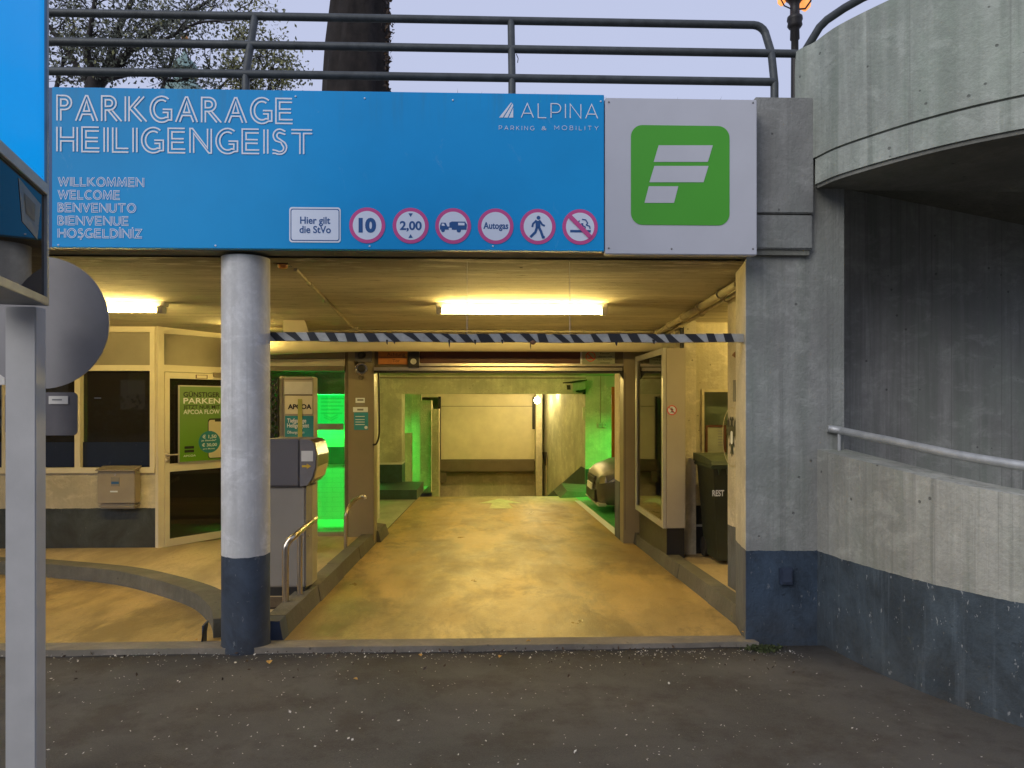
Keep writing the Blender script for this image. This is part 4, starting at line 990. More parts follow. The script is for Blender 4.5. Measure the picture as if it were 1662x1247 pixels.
m_ = MB(); m_.tube(catmull([at(612,604,YG-.06),at(614,606,YG-.06),at(615,640,YG-.06),at(615.5,690,YG-.06),at(615,708,YG-.06),at(611,720,YG-.06),at(606,722,YG-.03)],5), .012, 8); tag(m_.build('hanging_cable', M['cable'], loc=at(612,604,YG)), 'black cable hanging in a loop beside the left gate post', 'cable')
gbox('seam', 1014, 1015, 605, 860, YG-.002, .003, M['taupe_dk'])

# ================================================================== LEFT BAY: glass partition, green room
gp = thing('glass_partition', (X(535,YG),YG+.05,fz(YG)), 'glass partition with steel push bar lit green beside the gate post', 'partition')
zb_ = fz(YG)+UP
xg0, xg1 = X(380,YG), X(559,YG)
m_ = MB(); m_.box(X(509,YG), xg1-.02, YG+.1, YG+.11, zb_+.06, Z(604,YG)); m_.build('pane', M['cglass'], gp)
m_ = MB(); m_.box(X(509,YG), xg1-.02, YG+.04, YG+.09, Z(698,YG), Z(688,YG)); m_.build('push_bar', M['steel'], gp)
m_ = MB(); m_.box(X(509,YG), xg1-.02, YG+.07, YG+.14, zb_-.02, zb_+.055); m_.build('bottom_rail', M['steel'], gp)
m_ = MB(); m_.box(X(560,YG)-.02, X(560,YG), YG+.07, YG+.14, zb_, Z(604,YG)); m_.build('stile', M['steel'], gp)
gs = thing('green_light_panel', at(535,690,11.0), 'bright green backlit information panel behind the glass', 'sign')
gbox('panel', 500, 566, 641, 688, 11.0, .1, M['green_sign'], gs)
m_ = MB()
for i, (w0, s_) in enumerate(((38,0),(32,0),(36,0),(30,0),(34,0))):
    a = at(521,647+i*6,10.99); m_.box(a.x,a.x+w0/F*11,10.988,10.992,a.z-.012,a.z+.012)
for dy in (0, 6):
    c = at(537,679+dy*.6,10.99); ribbon(m_, [(-.1,.05),(0,0),(.1,.05)], .02, c, VX, VZ, N_)
m_.build('print', glow('green_print', (.0,.62,.07), .75), gs)
gw = wall('bay_brick_wall', M['brick_white'], 'painted brick wall glowing green behind the glass partition', -5.2, -1.7, 11.6, 11.8, -.6, 2.45)
m_ = MB(); m_.box(-5.2, -1.765, 11.592, 11.6, Z(753,11.6), Z(725,11.6)); m_.build('beam_reflection', M['green_band'], gw)  # the beam's reflection, put in as a dark green band
wall('bay_light_block', M['pale'], 'added unseen pale wall keeping the green light off the lane', -1.76, -1.70, 9.4, 11.59, -.4, 2.42)  # unseen wall added to stop green light spilling onto the lane floor
wall('bay_upper_wall', M['pale'], 'pale painted downstand above the green panel', -5.2, -1.765, 10.9, 11.15, Z(640,10.9), 2.45)
def green_fill_lamp(x0, x1, Y, z, label, energy):  # hidden fill lamps, added in place of the green signs' own light
    g = thing('green_fill_lamp', ((x0+x1)/2,Y,z), label, 'lamp', 'added green fill lamps')
    m_ = MB(); m_.box(x0,x1,Y-.05,Y+.05,z,z+.05,.01); m_.build('housing', M['white_pl'], g)
    m_ = MB(); m_.tube([(x0+.04,Y,z-.03),(x1-.04,Y,z-.03)], .022, 10); m_.build('tube', M['green_fill_tube'], g)
    L = bpy.data.lights.new('green_fill_light', 'AREA'); L.shape = 'RECTANGLE'; L.size = x1-x0; L.size_y = .08; L.energy = energy; L.color = (.02,1,.10)
    lo_ = bpy.data.objects.new('green_fill_light', L); COL.objects.link(lo_); lo_.parent = g; lo_.location = (0,0,-.06); L.spread = math.radians(130)
    return g
green_fill_lamp(-3.8, -2.3, 11.36, cz(11.36)-.06, 'added unseen green lamp lighting the glazed bay', 260)
green_fill_lamp(2.9, 4.6, 14.9, cz(14.9)-.05, 'added unseen green lamp lighting the right parking bay', 110)
green_fill_lamp(-3.8, -2.6, 18.2, cz(18.2)-.05, 'added unseen green lamp beyond the far pale column', 100)

# ================================================================== OFFICE FRONT (left)
YO = 8.4
of = thing('kiosk', (X(150,YO),YO,fz(YO)), 'cream framed kiosk front with dark windows and black base', 'kiosk')
def obox(name, px0, px1, py0, py1, dy0, dy1, m, parent=of, bev=0):
    a = at(px0,py1,YO); b = at(px1,py0,YO); m_ = MB(); m_.box(a.x,b.x,YO+dy0,YO+dy1,a.z,b.z,bev); return m_.build(name, m, parent)
# hinge corner
hx = X(252,YO)
m_ = MB(); m_.box(-9.5, hx, YO, YO+.15, fz(YO)-.1, Z(757,YO)); m_.build('wall_face', M['office'], of)
m_ = MB(); m_.box(-9.5, hx, YO-.03, YO+.18, Z(766,YO), Z(757,YO), .004); m_.build('sill', M['fr_cream'], of)
m_ = MB(); m_.box(-9.5, hx, YO-.01, YO+.14, Z(541,YO), cz(YO)+.02); m_.build('head_frame', M['fr_cream'], of)
m_ = MB(); m_.box(-9.5, X(245,YO), YO-.012, YO+.14, Z(603,YO), Z(594,YO)); m_.build('transom_bar', M['fr_cream'], of)
xm = []
for px0, px1 in ((122,131),(4,12),(-110,-101),(-230,-221)):
    a, b = X(px0,YO), X(px1,YO); m_ = MB(); m_.box(a,b,YO-.014,YO+.14,Z(757,YO),Z(603,YO)); m_.build('mullion', M['fr_cream'], of)
m_ = MB(); m_.box(X(244,YO), hx, YO-.014, YO+.14, Z(757,YO), Z(541,YO)); m_.build('mullion', M['fr_cream'], of)
m_ = MB(); m_.box(-9.5, X(246,YO), YO+.05, YO+.08, Z(594,YO), Z(541,YO)); m_.build('transom_panel', M['transom'], of)
for px0, px1 in ((131,244),(12,122),(-101,4),(-221,-110)):
    m_ = MB(); m_.box(X(px0,YO), X(px1,YO), YO+.06, YO+.068, Z(757,YO), Z(603,YO)); m_.build('pane', M['dglass'], of)
    m_ = MB(); m_.box(X(px0,YO), X(px1,YO), YO+.045, YO+.05, Z(757,YO), Z(717,YO)); m_.build('window_film', M['film'], of)
# room behind the glass: back wall, floor
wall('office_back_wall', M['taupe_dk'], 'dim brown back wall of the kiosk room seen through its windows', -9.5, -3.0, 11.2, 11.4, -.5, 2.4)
m_ = MB(); m_.box(-7.5,-5.0,10.2,10.8,-.1,1.05,.01); tag(m_.build('office_counter', M['mach_dk'], loc=(-6.2,10.5,-.1)), 'dark counter standing inside the kiosk room', 'counter')
# angled door
D0 = Vector((hx, YO, 0)); D1 = Vector((X(368,9.12), 9.12, 0)); dU = (D1-D0).normalized(); dN = Vector((dU.y,-dU.x,0)); DL = (D1-D0).length+.55
dr = thing('office_door', (hx,YO,fz(YO)+UP), 'cream framed glass door set at an angle beside the round column', 'door')
def dbox(name, u0, u1, z0, z1, d0, d1, m, parent=dr):
    m_ = MB(); o = D0+dU*u0+dN*d1+VZ*z0; m_.obox(o, dU, VZ, -dN, u1-u0, z1-z0, d1-d0); return m_.build(name, m, parent)
z_b = fz(YO)+UP-.02; z_t = cz(YO)
dzz = lambda py: Z(py,YO,256)
def ud(px):   # distance along door line for a pixel column
    u=(px-CX)/F; dx,dy = SA+u*CA, CA-u*SA
    # solve D0+dU*s = k*(dx,dy)
    den = dU.x*dy-dU.y*dx; return (D0.y*dx-D0.x*dy)/den
dbox('jamb', 0, .07, z_b, z_t, 0, .06, M['fr_cream'])
dbox('head', .07, DL, dzz(541), z_t, 0, .06, M['fr_cream'])
dbox('transom_bar', .07, DL, dzz(603), dzz(592), 0, .06, M['fr_cream'])
dbox('transom_panel', .07, DL, dzz(592), dzz(541), .01, .03, M['transom'])
u0 = ud(270)
lf = dbox('stile', .075, u0, z_b+.02, dzz(604), .005, .07, M['fr_cream'])
dbox('top_rail', u0, DL, dzz(614), dzz(604), .005, .07, M['fr_cream'])
dbox('middle_rail', u0, DL, dzz(767), dzz(754), .005, .07, M['fr_cream'])
dbox('bottom_rail', u0, DL, z_b+.02, z_b+.10, .005, .07, M['fr_cream'])
dbox('pane', u0, DL, dzz(754), dzz(614), .03, .036, M['dglass'])
dbox('pane', u0, DL, z_b+.10, dzz(767), .03, .036, M['dglass'])
ha = (u0+.075)/2
for zz in (739, 748):
    m_ = MB(); p = D0+dU*ha+dN*.07+VZ*dzz(zz); m_.lathe(p, [(.024,0),(.024,.012),(.01,.02)], 16, dN); k_ = m_.build('handle', M['steel'], dr)
m_ = MB(); p = D0+dU*ha+dN*.11+VZ*dzz(739); m_.tube([p-dN*.04,p,p+dU*.11], .010, 8); m_.build('lever', M['steel'], k_)
dbox('door_closer', ud(340), ud(362), dzz(609), dzz(602), .07, .11, M['taupe'])
pf0 = ud(312); m_ = MB(); 
o_ = dbox('door_number_frame', pf0, ud(331), dzz(613), dzz(606.5), .07, .073, M['brown_fr'])
dbox('plate', pf0+.012, ud(331)-.012, dzz(612.2), dzz(607.3), .073, .075, M['fr_cream'], o_)
# poster on the door
pz0, pz1 = dzz(752), dzz(627); pu0 = ud(285); pu1 = pu0+.70
po = thing('green_poster', tuple(D0+dU*pu0+VZ*pz0), 'green framed parking advert poster fixed on the glass door', 'poster')
def px_(name, u0_, u1_, v0, v1, d, m, parent=po):
    """u in poster widths, v in poster heights"""
    W_, H_ = pu1-pu0, pz1-pz0
    return dbox(name, pu0+u0_*W_, pu0+u1_*W_, pz0+v0*H_, pz0+v1*H_, d, d+.002, m, parent)
dbox('frame', pu0-.015, pu1+.015, pz0-.015, pz1+.015, .072, .082, M['alu'], po)
px_('sheet', 0, 1, 0, 1, .084, M['poster_g'])
def ptxt(m_, s, u, v, h, w):
    W_, H_ = pu1-pu0, pz1-pz0; text(m_, s, D0+dU*(pu0+u*W_)+VZ*(pz0+v*H_)+dN*.0885, dU, VZ, h*H_, w*W_, .018)
m_ = MB(); ptxt(m_, 'GÜNSTIGER', .06, .865, .062, .66); m_.build('dark_lettering', M['ink'], po); m_ = MB(); ptxt(m_, 'JETZT NUR MIT', .06, .705, .045, .66); m_.build('dark_lettering', M['ink'], po)
m_ = MB(); ptxt(m_, 'PARKEN', .06, .775, .072, .67); ptxt(m_, 'APCOA FLOW', .06, .635, .055, .66); ptxt(m_, 'APCOA', .06, .065, .024, .22); m_.build('pale_lettering', M['sign_white'], po)
def pshape(name, pts, d, m, parent=po):
    W_, H_ = pu1-pu0, pz1-pz0; m_ = MB(); m_.add([D0+dU*(pu0+x*W_)+VZ*(pz0+y*H_)+dN*d for x, y in pts], [list(range(len(pts)))]); return m_.build(name, m, parent)
pshape('phone', rrect(.50,1.0,.02,.57,.05), .0866, M['black'])
pshape('phone_screen', rrect(.515,.985,.03,.55,.04), .0872, M['pvc'])
pshape('phone_notch', rrect(.63,.87,.525,.552,.012), .0876, M['black'])
pshape('price_disc', arc(.53,.25,.20,.15,0,360,32), .0882, M['petrol'])
m_ = MB(); W_, H_ = pu1-pu0, pz1-pz0
for s_, u, v, h, w in (('€ 1,50',.40,.30,.045,.26),('je Stunde*',.38,.262,.02,.28),('€ 30,00',.39,.19,.04,.28),('pro Monat',.41,.15,.016,.22)):
    text(m_, s_, D0+dU*(pu0+u*W_)+VZ*(pz0+v*H_)+dN*.089, dU, VZ, h*H_, w*W_, .02)
m_.build('price_lettering', M['sign_white'], po)
for v in (.17,.12): pshape('store_badge', rrect(.08,.25,v,v+.035,.008), .0868, M['ink'])
# letterbox
ml = thing('letterbox', at(190,822,YO-.1), 'dull metal letterbox mounted under the kiosk window', 'letterbox')
a = at(158,822,YO-.14); b = at(219,765,YO-.14)
m_ = MB(); m_.box(a.x,b.x,YO-.14,YO-.002,a.z+.03,b.z,.006); m_.build('body', M['mailbox'], ml)
m_ = MB(); m_.prism([(a.x-.01,YO-.17,b.z+.004),(a.x-.01,YO-.002,b.z+.03),(a.x-.01,YO-.002,b.z+.05),(a.x-.01,YO-.17,b.z+.016)], (b.x-a.x+.02,0,0)); m_.build('lid', M['mailbox'], ml)
m_ = MB(); m_.box(a.x,b.x,YO-.13,YO-.002,a.z-.03,a.z+.022,.02); m_.build('newspaper_tube', M['mailbox'], ml)
m_ = MB(); c = at(187,782,YO-.142); m_.box(c.x-.045,c.x+.045,YO-.145,YO-.139,c.z-.05,c.z+.05); m_.build('label', M['mach'], ml)
m_ = MB(); m_.box(c.x-.04,c.x+.04,YO-.1475,YO-.1455,c.z-.025,c.z+.0); m_.build('print', M['navy_print'], ml)
m_ = MB(); c = at(185,798,YO-.142); m_.box(c.x-.04,c.x+.04,YO-.1465,YO-.139,c.z-.008,c.z+.008); m_.build('name_plate', M['sign_white'], ml)
m_ = MB(); m_.lathe(at(187,771,YO-.14), [(.012,0),(.012,.006)], 12, (0,-1,0)); m_.build('lock', M['steel'], ml)

wall('left_end_wall', M['cream'], 'cream wall closing the left end of the garage', -9.8, -9.5, 4.95, 14, -.5, 2.6)
wall('garage_left_wall', M['pale'], 'pale wall closing the dim left side of the garage', -6, -5.8, 11.8, 26, -1, 2.6)
wall('garage_back_wall', M['pale'], 'pale far wall of the garage beyond the ramp', -9, 9, 26, 26.2, -2.1, 2.6)
wall('garage_right_wall', M['pale'], 'pale wall closing the right parking bays', 8.5, 8.7, 6.2, 26, -1, 2.6)
wall('bay_partition_wall', M['cream'], 'cream wall between the bin alcove and right parking bays', 2.9, 8.5, 9.35, 9.5, -.5, 2.6)

# ================================================================== TOTEM, TICKET MACHINE, HOOPS
YP = 7.9
tt = thing('info_pillar', (X(480,YP),YP,fz(YP)+UP), 'beige information pillar with petrol blue opening hours panel', 'pillar')
zf_ = fz(YP)+UP
m_ = MB(); m_.box(X(459,YP), X(508,YP), YP, YP+.22, zf_, Z(612,YP), .01); m_.build('body', M['cab'], tt)
m_ = MB(); m_.box(X(453,YP), X(458.5,YP), YP+.01, YP+.22, zf_, Z(611,YP), .008); m_.build('side_post', M['pvc'], tt)
m_ = MB(); m_.box(X(463,YP), X(507,YP), YP-.008, YP-.001, Z(672,YP), Z(643,YP)); m_.build('white_panel', M['pvc'], tt)
m_ = MB(); m_.box(X(463,YP), X(509,YP), YP-.01, YP-.001, Z(878,YP), Z(675,YP)); m_.build('blue_panel', M['petrol'], tt)
m_ = MB(); m_.box(X(462,YP), X(507,YP), YP-.006, YP-.001, Z(640,YP), Z(620,YP)); m_.build('header', M['white_pl'], tt)
for y in (616,641.5): 
    m_ = MB(); m_.box(X(460,YP), X(507,YP), YP-.003, YP+.001, Z(y+.6,YP), Z(y-.6,YP)); m_.build('seam', M['taupe_dk'], tt)
m_ = MB(); text(m_, 'APCOA', at(467,664,YP-.0095), VX, VZ, .048, .25, .04); m_.build('lettering', M['ink'], tt)
m_ = MB(); text(m_, 'Tiefgarage', at(466,686,YP-.012), VX, VZ, .042, .20, .02); text(m_, 'Heiligengeist', at(466,694,YP-.012), VX, VZ, .042, .23, .02); text(m_, 'Öffnungszeiten', at(466,704,YP-.012), VX, VZ, .028, .18, .01)
for i in range(14): 
    a = at(497,745+i*8,YP-.012); m_.box(a.x,a.x+.05,YP-.0125,YP-.0115,a.z-.006,a.z+.006)
m_.build('lettering', M['sign_white'], tt)
m_ = MB(); m_.box(X(484,YP), X(491,YP), YP-.016, YP-.011, Z(714,YP), Z(648,YP)); m_.build('reflection_strip', plain('reflection_strip', (.35,.36,.08), .4), tt)  # yellow-green reflection on the pillar, built as a coloured strip
# lattice screen
lt = thing('lattice_screen', (X(446,YP),YP-.05,fz(YP)+UP), 'black diamond lattice screen between column and information pillar', 'screen')
x0_, x1_ = X(436,YP), X(453,YP)-.004; zt0, zt1 = zf_, Z(614,YP)
m_ = MB(); w2 = (x1_-x0_); stp = .085; z = zt0
while z < zt1-.02:
    for sgn in (1,-1):
        a = Vector((x0_ if sgn > 0 else x1_, YP-.02+.006*sgn, z)); b = Vector((x1_ if sgn > 0 else x0_, YP-.02+.006*sgn, min(z+stp*1.6, zt1))); m_.tube([a,b], .010, 4, sm=False)
    z += stp
sc_ = m_.build('mesh', M['black'], lt)
m_ = MB(); m_.box(x0_-.02,x0_,YP-.04,YP,zt0,zt1); m_.box(x1_-.001,x1_+.002,YP-.04,YP,zt0,zt1); m_.build('edge', M['black'], lt)

YM = 5.95
tm = thing('ticket_machine', (X(470,YM),YM,fz(YM)+UP), 'grey ticket machine with rounded chrome front and yellow arrow', 'ticket machine')
zf_ = fz(YM)+UP
mx0, mx1, mx2 = X(432,YM), X(488,YM), X(512,YM)
m_ = MB(); m_.box(mx0, X(496,YM), YM, YM+.32, zf_+.07, Z(789,YM), .012); m_.build('body', M['mach'], tm)
m_ = MB(); m_.box(mx0+.01, X(494,YM), YM+.015, YM+.30, zf_, zf_+.07); m_.build('plinth', M['black'], tm)
m_ = MB(); m_.prism([(X(496,YM),YM+.02,zf_+.07),(X(502,YM),YM+.10,zf_+.07),(X(502,YM),YM+.27,zf_+.07),(X(496,YM),YM+.31,zf_+.07)], (0,0,Z(789,YM)-zf_-.07)); m_.build('front_strip', plain('machine_strip', (.34,.31,.2), .5), tm)
m_ = MB(); m_.box(mx0, mx1-.004, YM-.03, YM+.36, Z(788,YM), Z(712,YM), .01); m_.build('head', M['mach_dk'], tm)
zh0, zh1 = Z(788,YM), Z(712,YM); zmid = (zh0+zh1)/2
# rounded front piece (bulges toward the lane)
pr = [(mx1,zh0),(X(500,YM),zh0+.01),(X(508,YM),zh0+.07),(X(513,YM),zmid-.03),(X(514,YM),zmid+.06),(X(510,YM),zh1-.03),(X(503,YM),zh1-.004),(mx1,zh1)]
m_ = MB(); m_.prism([(x,YM-.025,z) for x,z in pr], (0,.38,0)); m_.build('head_front', plain('machine_front_grey', (.15,.14,.145), .5), tm)
pr2 = [(X(504,YM),zh1-.004),(X(511,YM),zh1-.03),(X(516,YM),zmid+.06),(X(515.5,YM),zmid-.03),(X(510,YM),zh0+.06),(X(503,YM),zh0+.02),(X(509,YM),zh0+.08),(X(513,YM),zmid-.03),(X(513.7,YM),zmid+.05),(X(509.5,YM),zh1-.035)]
m_ = MB(); m_.prism([(x+.008,YM-.032,z) for x,z in pr2], (0,.39,0)); m_.build('chrome_rim', M['chrome'], tm)
m_ = MB(); a = at(489,749,YM-.027); b = at(508,732,YM-.027); m_.box(a.x,b.x,YM-.0275,YM-.0255,a.z,b.z); m_.build('label', M['white_pl'], tm)
m_ = MB(); c = at(490,757,YM-.028); k = .0048
poly(m_, [(0,-1.8),(8,-1.8),(8,-4.5),(15,0),(8,4.5),(8,1.8),(0,1.8)], Vector((c.x,YM-.0285,c.z)), VX, VZ, k); m_.build('arrow', plain('yellow_arrow', (.6,.38,.03), .5), tm)
m_ = MB(); m_.lathe(at(501,870,YM+.03), [(.008,0),(.008,.01)], 10, (0,-1,0)); m_.build('lock', M['steel'], tm)
def hoop(name, pts, r, label, m='steel'):
    m_ = MB(); m_.tube(catmull(pts,6), r, 14); o = m_.build(name, M[m], loc=pts[0]); return tag(o, label, 'guard rail', 'steel guard hoops on the island kerb')
def gz(y): return fz(y)+UP
hx1, hx2 = X(471,5.75), X(508,6.3)
hp_ = [(hx1,5.62,gz(5.7)),(hx1,5.62,gz(5.7)+.38),(hx1+.01,5.63,gz(5.7)+.47),(hx1+.06,5.68,gz(5.7)+.53),(X(495,5.9),5.95,gz(5.9)+.56),(X(508,6.1),6.15,gz(6)+.58),(X(511,6.3),6.3,gz(6)+.56),(X(505,6.35),6.38,gz(6)+.50),(X(503,6.4),6.4,gz(6.4)+.3),(X(503,6.4),6.4,gz(6.4))]
hoop('guard_hoop', hp_, .024, 'bent steel guard hoop in front of the ticket machine')
hoop('guard_hoop', [(X(484,5.8),5.85,gz(5.8)),(X(484,5.8),5.85,gz(5.8)+.50)], .020, 'short upright steel stake behind the bent guard hoop')
ya = 8.15; hoop('guard_hoop', [(X(561,ya),ya,gz(ya)),(X(561,ya),ya,gz(ya)+.30),(X(562,ya),ya,gz(ya)+.40),(X(568,ya),ya+.1,gz(ya)+.50),(X(578,ya),ya+.2,gz(ya)+.55),(X(585,ya),ya+.2,gz(ya)+.56),(X(588,ya),ya+.2,gz(ya)+.53)], .020, 'curved steel guard hoop beside the left gate post')
m_ = MB(); a = [(X(430,5.6),5.5),(X(470,5.6),5.55),(X(478,5.8),5.85),(X(432,5.85),5.85)]; m_.prism([(x,y,gz(y)+.003) for x,y in a], (0,0,.015)); tag(m_.build('door_mat', M['mat'], loc=(a[0][0],a[0][1],gz(5.5))), 'brown rubber mat at the foot of the ticket machine', 'mat')

# ================================================================== CABINET, BIN, JAMB
YK0, YK1 = 7.45, 8.85
kx0, kx1 = X(1076,YK0), X(1113,YK0)
kz0, kz1 = Z(858,YK0,1090), Z(565,YK0,1090)
kb = thing('display_cabinet', (kx0,YK0,kz0), 'tall pale wall cabinet with glass door facing the lane at right', 'cabinet')
m_ = MB(); m_.box(kx0+.03, kx1, YK0, YK1, kz0, kz1, .008); m_.build('body', M['cab'], kb)
ft = .06
m_ = MB(); m_.box(kx0,kx0+.03,YK0,YK1,kz1-ft,kz1); m_.box(kx0,kx0+.03,YK0,YK1,kz0,kz0+ft); m_.box(kx0,kx0+.03,YK0,YK0+ft,kz0+ft,kz1-ft); m_.box(kx0,kx0+.03,YK1-ft,YK1,kz0+ft,kz1-ft)
m_.build('door_frame', M['alu'], kb)
m_ = MB(); m_.box(kx0+.026,kx0+.029,YK0+ft,YK1-ft,kz0+ft,kz1-ft); m_.build('board', plain('cabinet_back_board', (.16,.17,.09), .6), kb)
m_ = MB(); m_.box(kx0+.008,kx0+.013,YK0+ft,YK1-ft,kz0+ft,kz1-ft); m_.build('pane', M['cglass'], kb)
m_ = MB(); m_.box(kx0+.020,kx0+.025,YK0+.35,YK0+.9,kz0+.5,kz0+1.1); m_.box(kx0+.020,kx0+.025,YK0+.2,YK0+.7,kz0+1.25,kz0+1.6); m_.build('paper', M['pic'], kb)
np_ = thing('no_entry_sticker', at(1090.5,666,YK0), 'round red and white no pedestrians sticker on the cabinet side', 'sticker')
c = at(1090.5,666,YK0-.004); m_ = MB(); disc(m_, c, .047, VX, VZ, 32); m_.build('disc', M['disc_white'], np_)
m_ = MB(); disc(m_, c-VY*.001, .050, VX, VZ, 32, .040); ribbon(m_, [(-.03,.03),(.03,-.03)], .008, c-VY*.002, VX, VZ, N_); m_.build('ring', M['red_print'], np_)
m_ = MB(); disc(m_, c+VZ*.022-VY*.001, .006, VX, VZ, 10); 
for pl in ([(0,.016),(0,-.004)], [(0,-.002),(-.012,-.026)], [(0,-.002),(.012,-.026)], [(-.014,.004),(0,.014),(.014,.002)]): ribbon(m_, pl, .007, c-VY*.001, VX, VZ, N_)
m_.build('figure', M['ink'], np_)
m_ = MB(); m_.box(kx0+.05, kx1+.0, YK0+.05, YK1, fz(8)+UP, kz0); tag(m_.build('cabinet_void', M['black'], loc=(kx0,YK0,fz(8))), 'black box standing in for the dark void under the tall cabinet', 'plinth')  # shaded void below the cabinet, filled with a black box
# support pier behind cabinet
m_ = MB(); m_.box(X(1104,8.0)-.03, X(1118,8.0), 7.72, 7.88, fz(8), cz(8)); tag(m_.build('corner_post', M['cream'], loc=(kx1,7.8,fz(8))), 'narrow cream corner post behind the tall cabinet', 'post')
# white jamb column behind right gate post
m_ = MB(); m_.box(X(1001,9.6), X(1016,9.6)+.1, 9.4, 9.75, fz(9.5)-.1, cz(9.5)); tag(m_.build('inner_pillar', painted_concrete('inner_pillar_paint', (.62,.57,.42), (.06,.08,.1), Z(780,9.6), tint=(.95,.9,.8), streak=.05, pits=False, wear=.2), loc=(X(1001,9.6),9.5,fz(9.5))), 'narrow cream pillar with blue grey foot behind right gate post', 'pillar')
# bin
YBN = 7.15
bx_ = (X(1153,YBN)+X(1223,YBN))/2; bw_ = (X(1223,YBN)-X(1153,YBN))/2*.96
bz = fz(YBN)+UP
bn = thing('wheelie_bin', (bx_,YBN,bz), 'dark green wheelie bin marked REST in front of the alcove wall', 'bin')
zl_b = Z(752,YBN,1160)
m_ = MB(); wb_, wt_ = bw_*.72, bw_; yb0, yb1 = .2, .28
cxs = bx_
m_.hexa([(cxs-wb_,YBN-.02,bz+.04),(cxs+wb_,YBN-.02,bz+.04),(cxs+wb_,YBN+.42,bz+.04),(cxs-wb_,YBN+.42,bz+.04),(cxs-wt_,YBN-.06,zl_b),(cxs+wt_,YBN-.06,zl_b),(cxs+wt_,YBN+.5,zl_b),(cxs-wt_,YBN+.5,zl_b)]); m_.build('body', M['bin'], bn)
m_ = MB(); m_.box(cxs-wt_-.025,cxs+wt_+.025,YBN-.09,YBN+.52,zl_b-.05,zl_b-.015,.008); m_.build('rim', M['bin_lid'], bn)
m_ = MB(); m_.prism([(cxs-wt_-.03,YBN-.11,zl_b-.012),(cxs-wt_-.03,YBN+.53,zl_b-.012),(cxs-wt_-.03,YBN+.53,zl_b+.07),(cxs-wt_-.03,YBN+.2,zl_b+.065),(cxs-wt_-.03,YBN-.09,zl_b+.03)], (wt_*2+.06,0,0)); m_.build('lid', M['bin_lid'], bn)
for k in range(5):
    xx = cxs-wt_*.8+k*wt_*.4; m_ = MB(); m_.prism([(xx,YBN-.085,zl_b-.05),(xx+.03,YBN-.085,zl_b-.05),(xx+.015,YBN-.07,zl_b-.11)], (0,.03,0)); m_.build('rib', M['bin_lid'], bn)
m_ = MB(); text(m_, 'REST', Vector((X(1153,YBN),YBN-.062,Z(804,YBN,1160))), VX, VZ, .055, X(1172,YBN)-X(1153,YBN), .03); m_.build('lettering', M['sign_white'], bn)
for s_ in (-1,1):
    m_ = MB(); m_.lathe((cxs+s_*wb_*.95,YBN+.42,bz+.1), [(.1,-.025),(.1,.025)], 20, (1,0,0)); m_.build('wheel', M['tyre'], bn)
m_ = MB(); m_.tube([(cxs-wt_*.8,YBN+.56,zl_b-.03),(cxs+wt_*.8,YBN+.56,zl_b-.03)], .014, 8); m_.build('handle', M['bin'], bn)

# ================================================================== FAR INTERIOR
YI = 16.3
ib = thing('inner_beam', (X(780,YI),YI,Z(640,YI)), 'pale concrete beam crossing above the far ramp', 'beam')
m_ = MB(); m_.box(-5.8, X(951,YI), YI, YI+.35, Z(639.5,YI), cz(YI)); m_.build('beam_face', M['pale'], ib)
m_ = MB(); m_.box(-5.8, X(951,YI), YI-.012, YI, Z(614.5,YI), Z(613,YI)); m_.build('joint', M['taupe_dk'], ib)
def blk(name, px0, px1, Y, dy, py0, py1, m, label, cat='pillar'):
    a = at(px0,py1,Y); b = at(px1,py0,Y); m_ = MB(); m_.box(a.x,b.x,Y,Y+dy,a.z,b.z); return tag(m_.build(name, m, loc=a), label, cat)
pc = thing('inner_pillar', (X(632,YI+.1),YI,fz(YI)), 'pale pillar with dark green foot left of the far ramp', 'pillar')
m_ = MB(); m_.box(X(612,YI), X(653,YI), YI-.1, YI+.5, Z(750,YI), Z(639.5,YI)+.01); m_.build('shaft', M['pale'], pc)
m_ = MB(); m_.box(X(611,YI), X(653.5,YI), YI-.12, YI+.5, fz(YI)-.1, Z(753,YI)); m_.build('foot', M['green_band'], pc)
m_ = MB(); m_.box(X(611,YI), X(653.5,YI), YI-.13, YI+.51, Z(753,YI), Z(750,YI)); m_.build('trim', M['white_pl'], pc)
blk('ramp_side_wall', 653, 668, 17.2, .2, 703, 800, M['cream'], 'low cream wall edge beside the far green opening', 'wall')
blk('ramp_side_wall', 668, 684, 19.0, .2, 640, 790, M['cream'], 'cream wall between the far green opening and ramp pillars', 'wall')
blk('ramp_pillar', 682, 700, 18.0, .5, 650, 800, M['cream'], 'wide cream pillar at the left side of the ramp')
blk('ramp_pillar', 701, 712, 17.5, .5, 664, 830, M['cream'], 'slim cream pillar next to the ramp shutter opening')
blk('dark_plinth', 656, 680, 17.0, .1, 786, 802, M['black'], 'low black plinth beneath the cream wall left of ramp', 'plinth')
blk('wall_end', 612, 760, 24.0, .1, 600, 830, M['cream'], 'far cream wall left of the shutter', 'wall')
blk('green_wall', 590, 672, 19.6, .1, 600, 800, M['pale'], 'pale wall lit green behind the far pillar', 'wall')
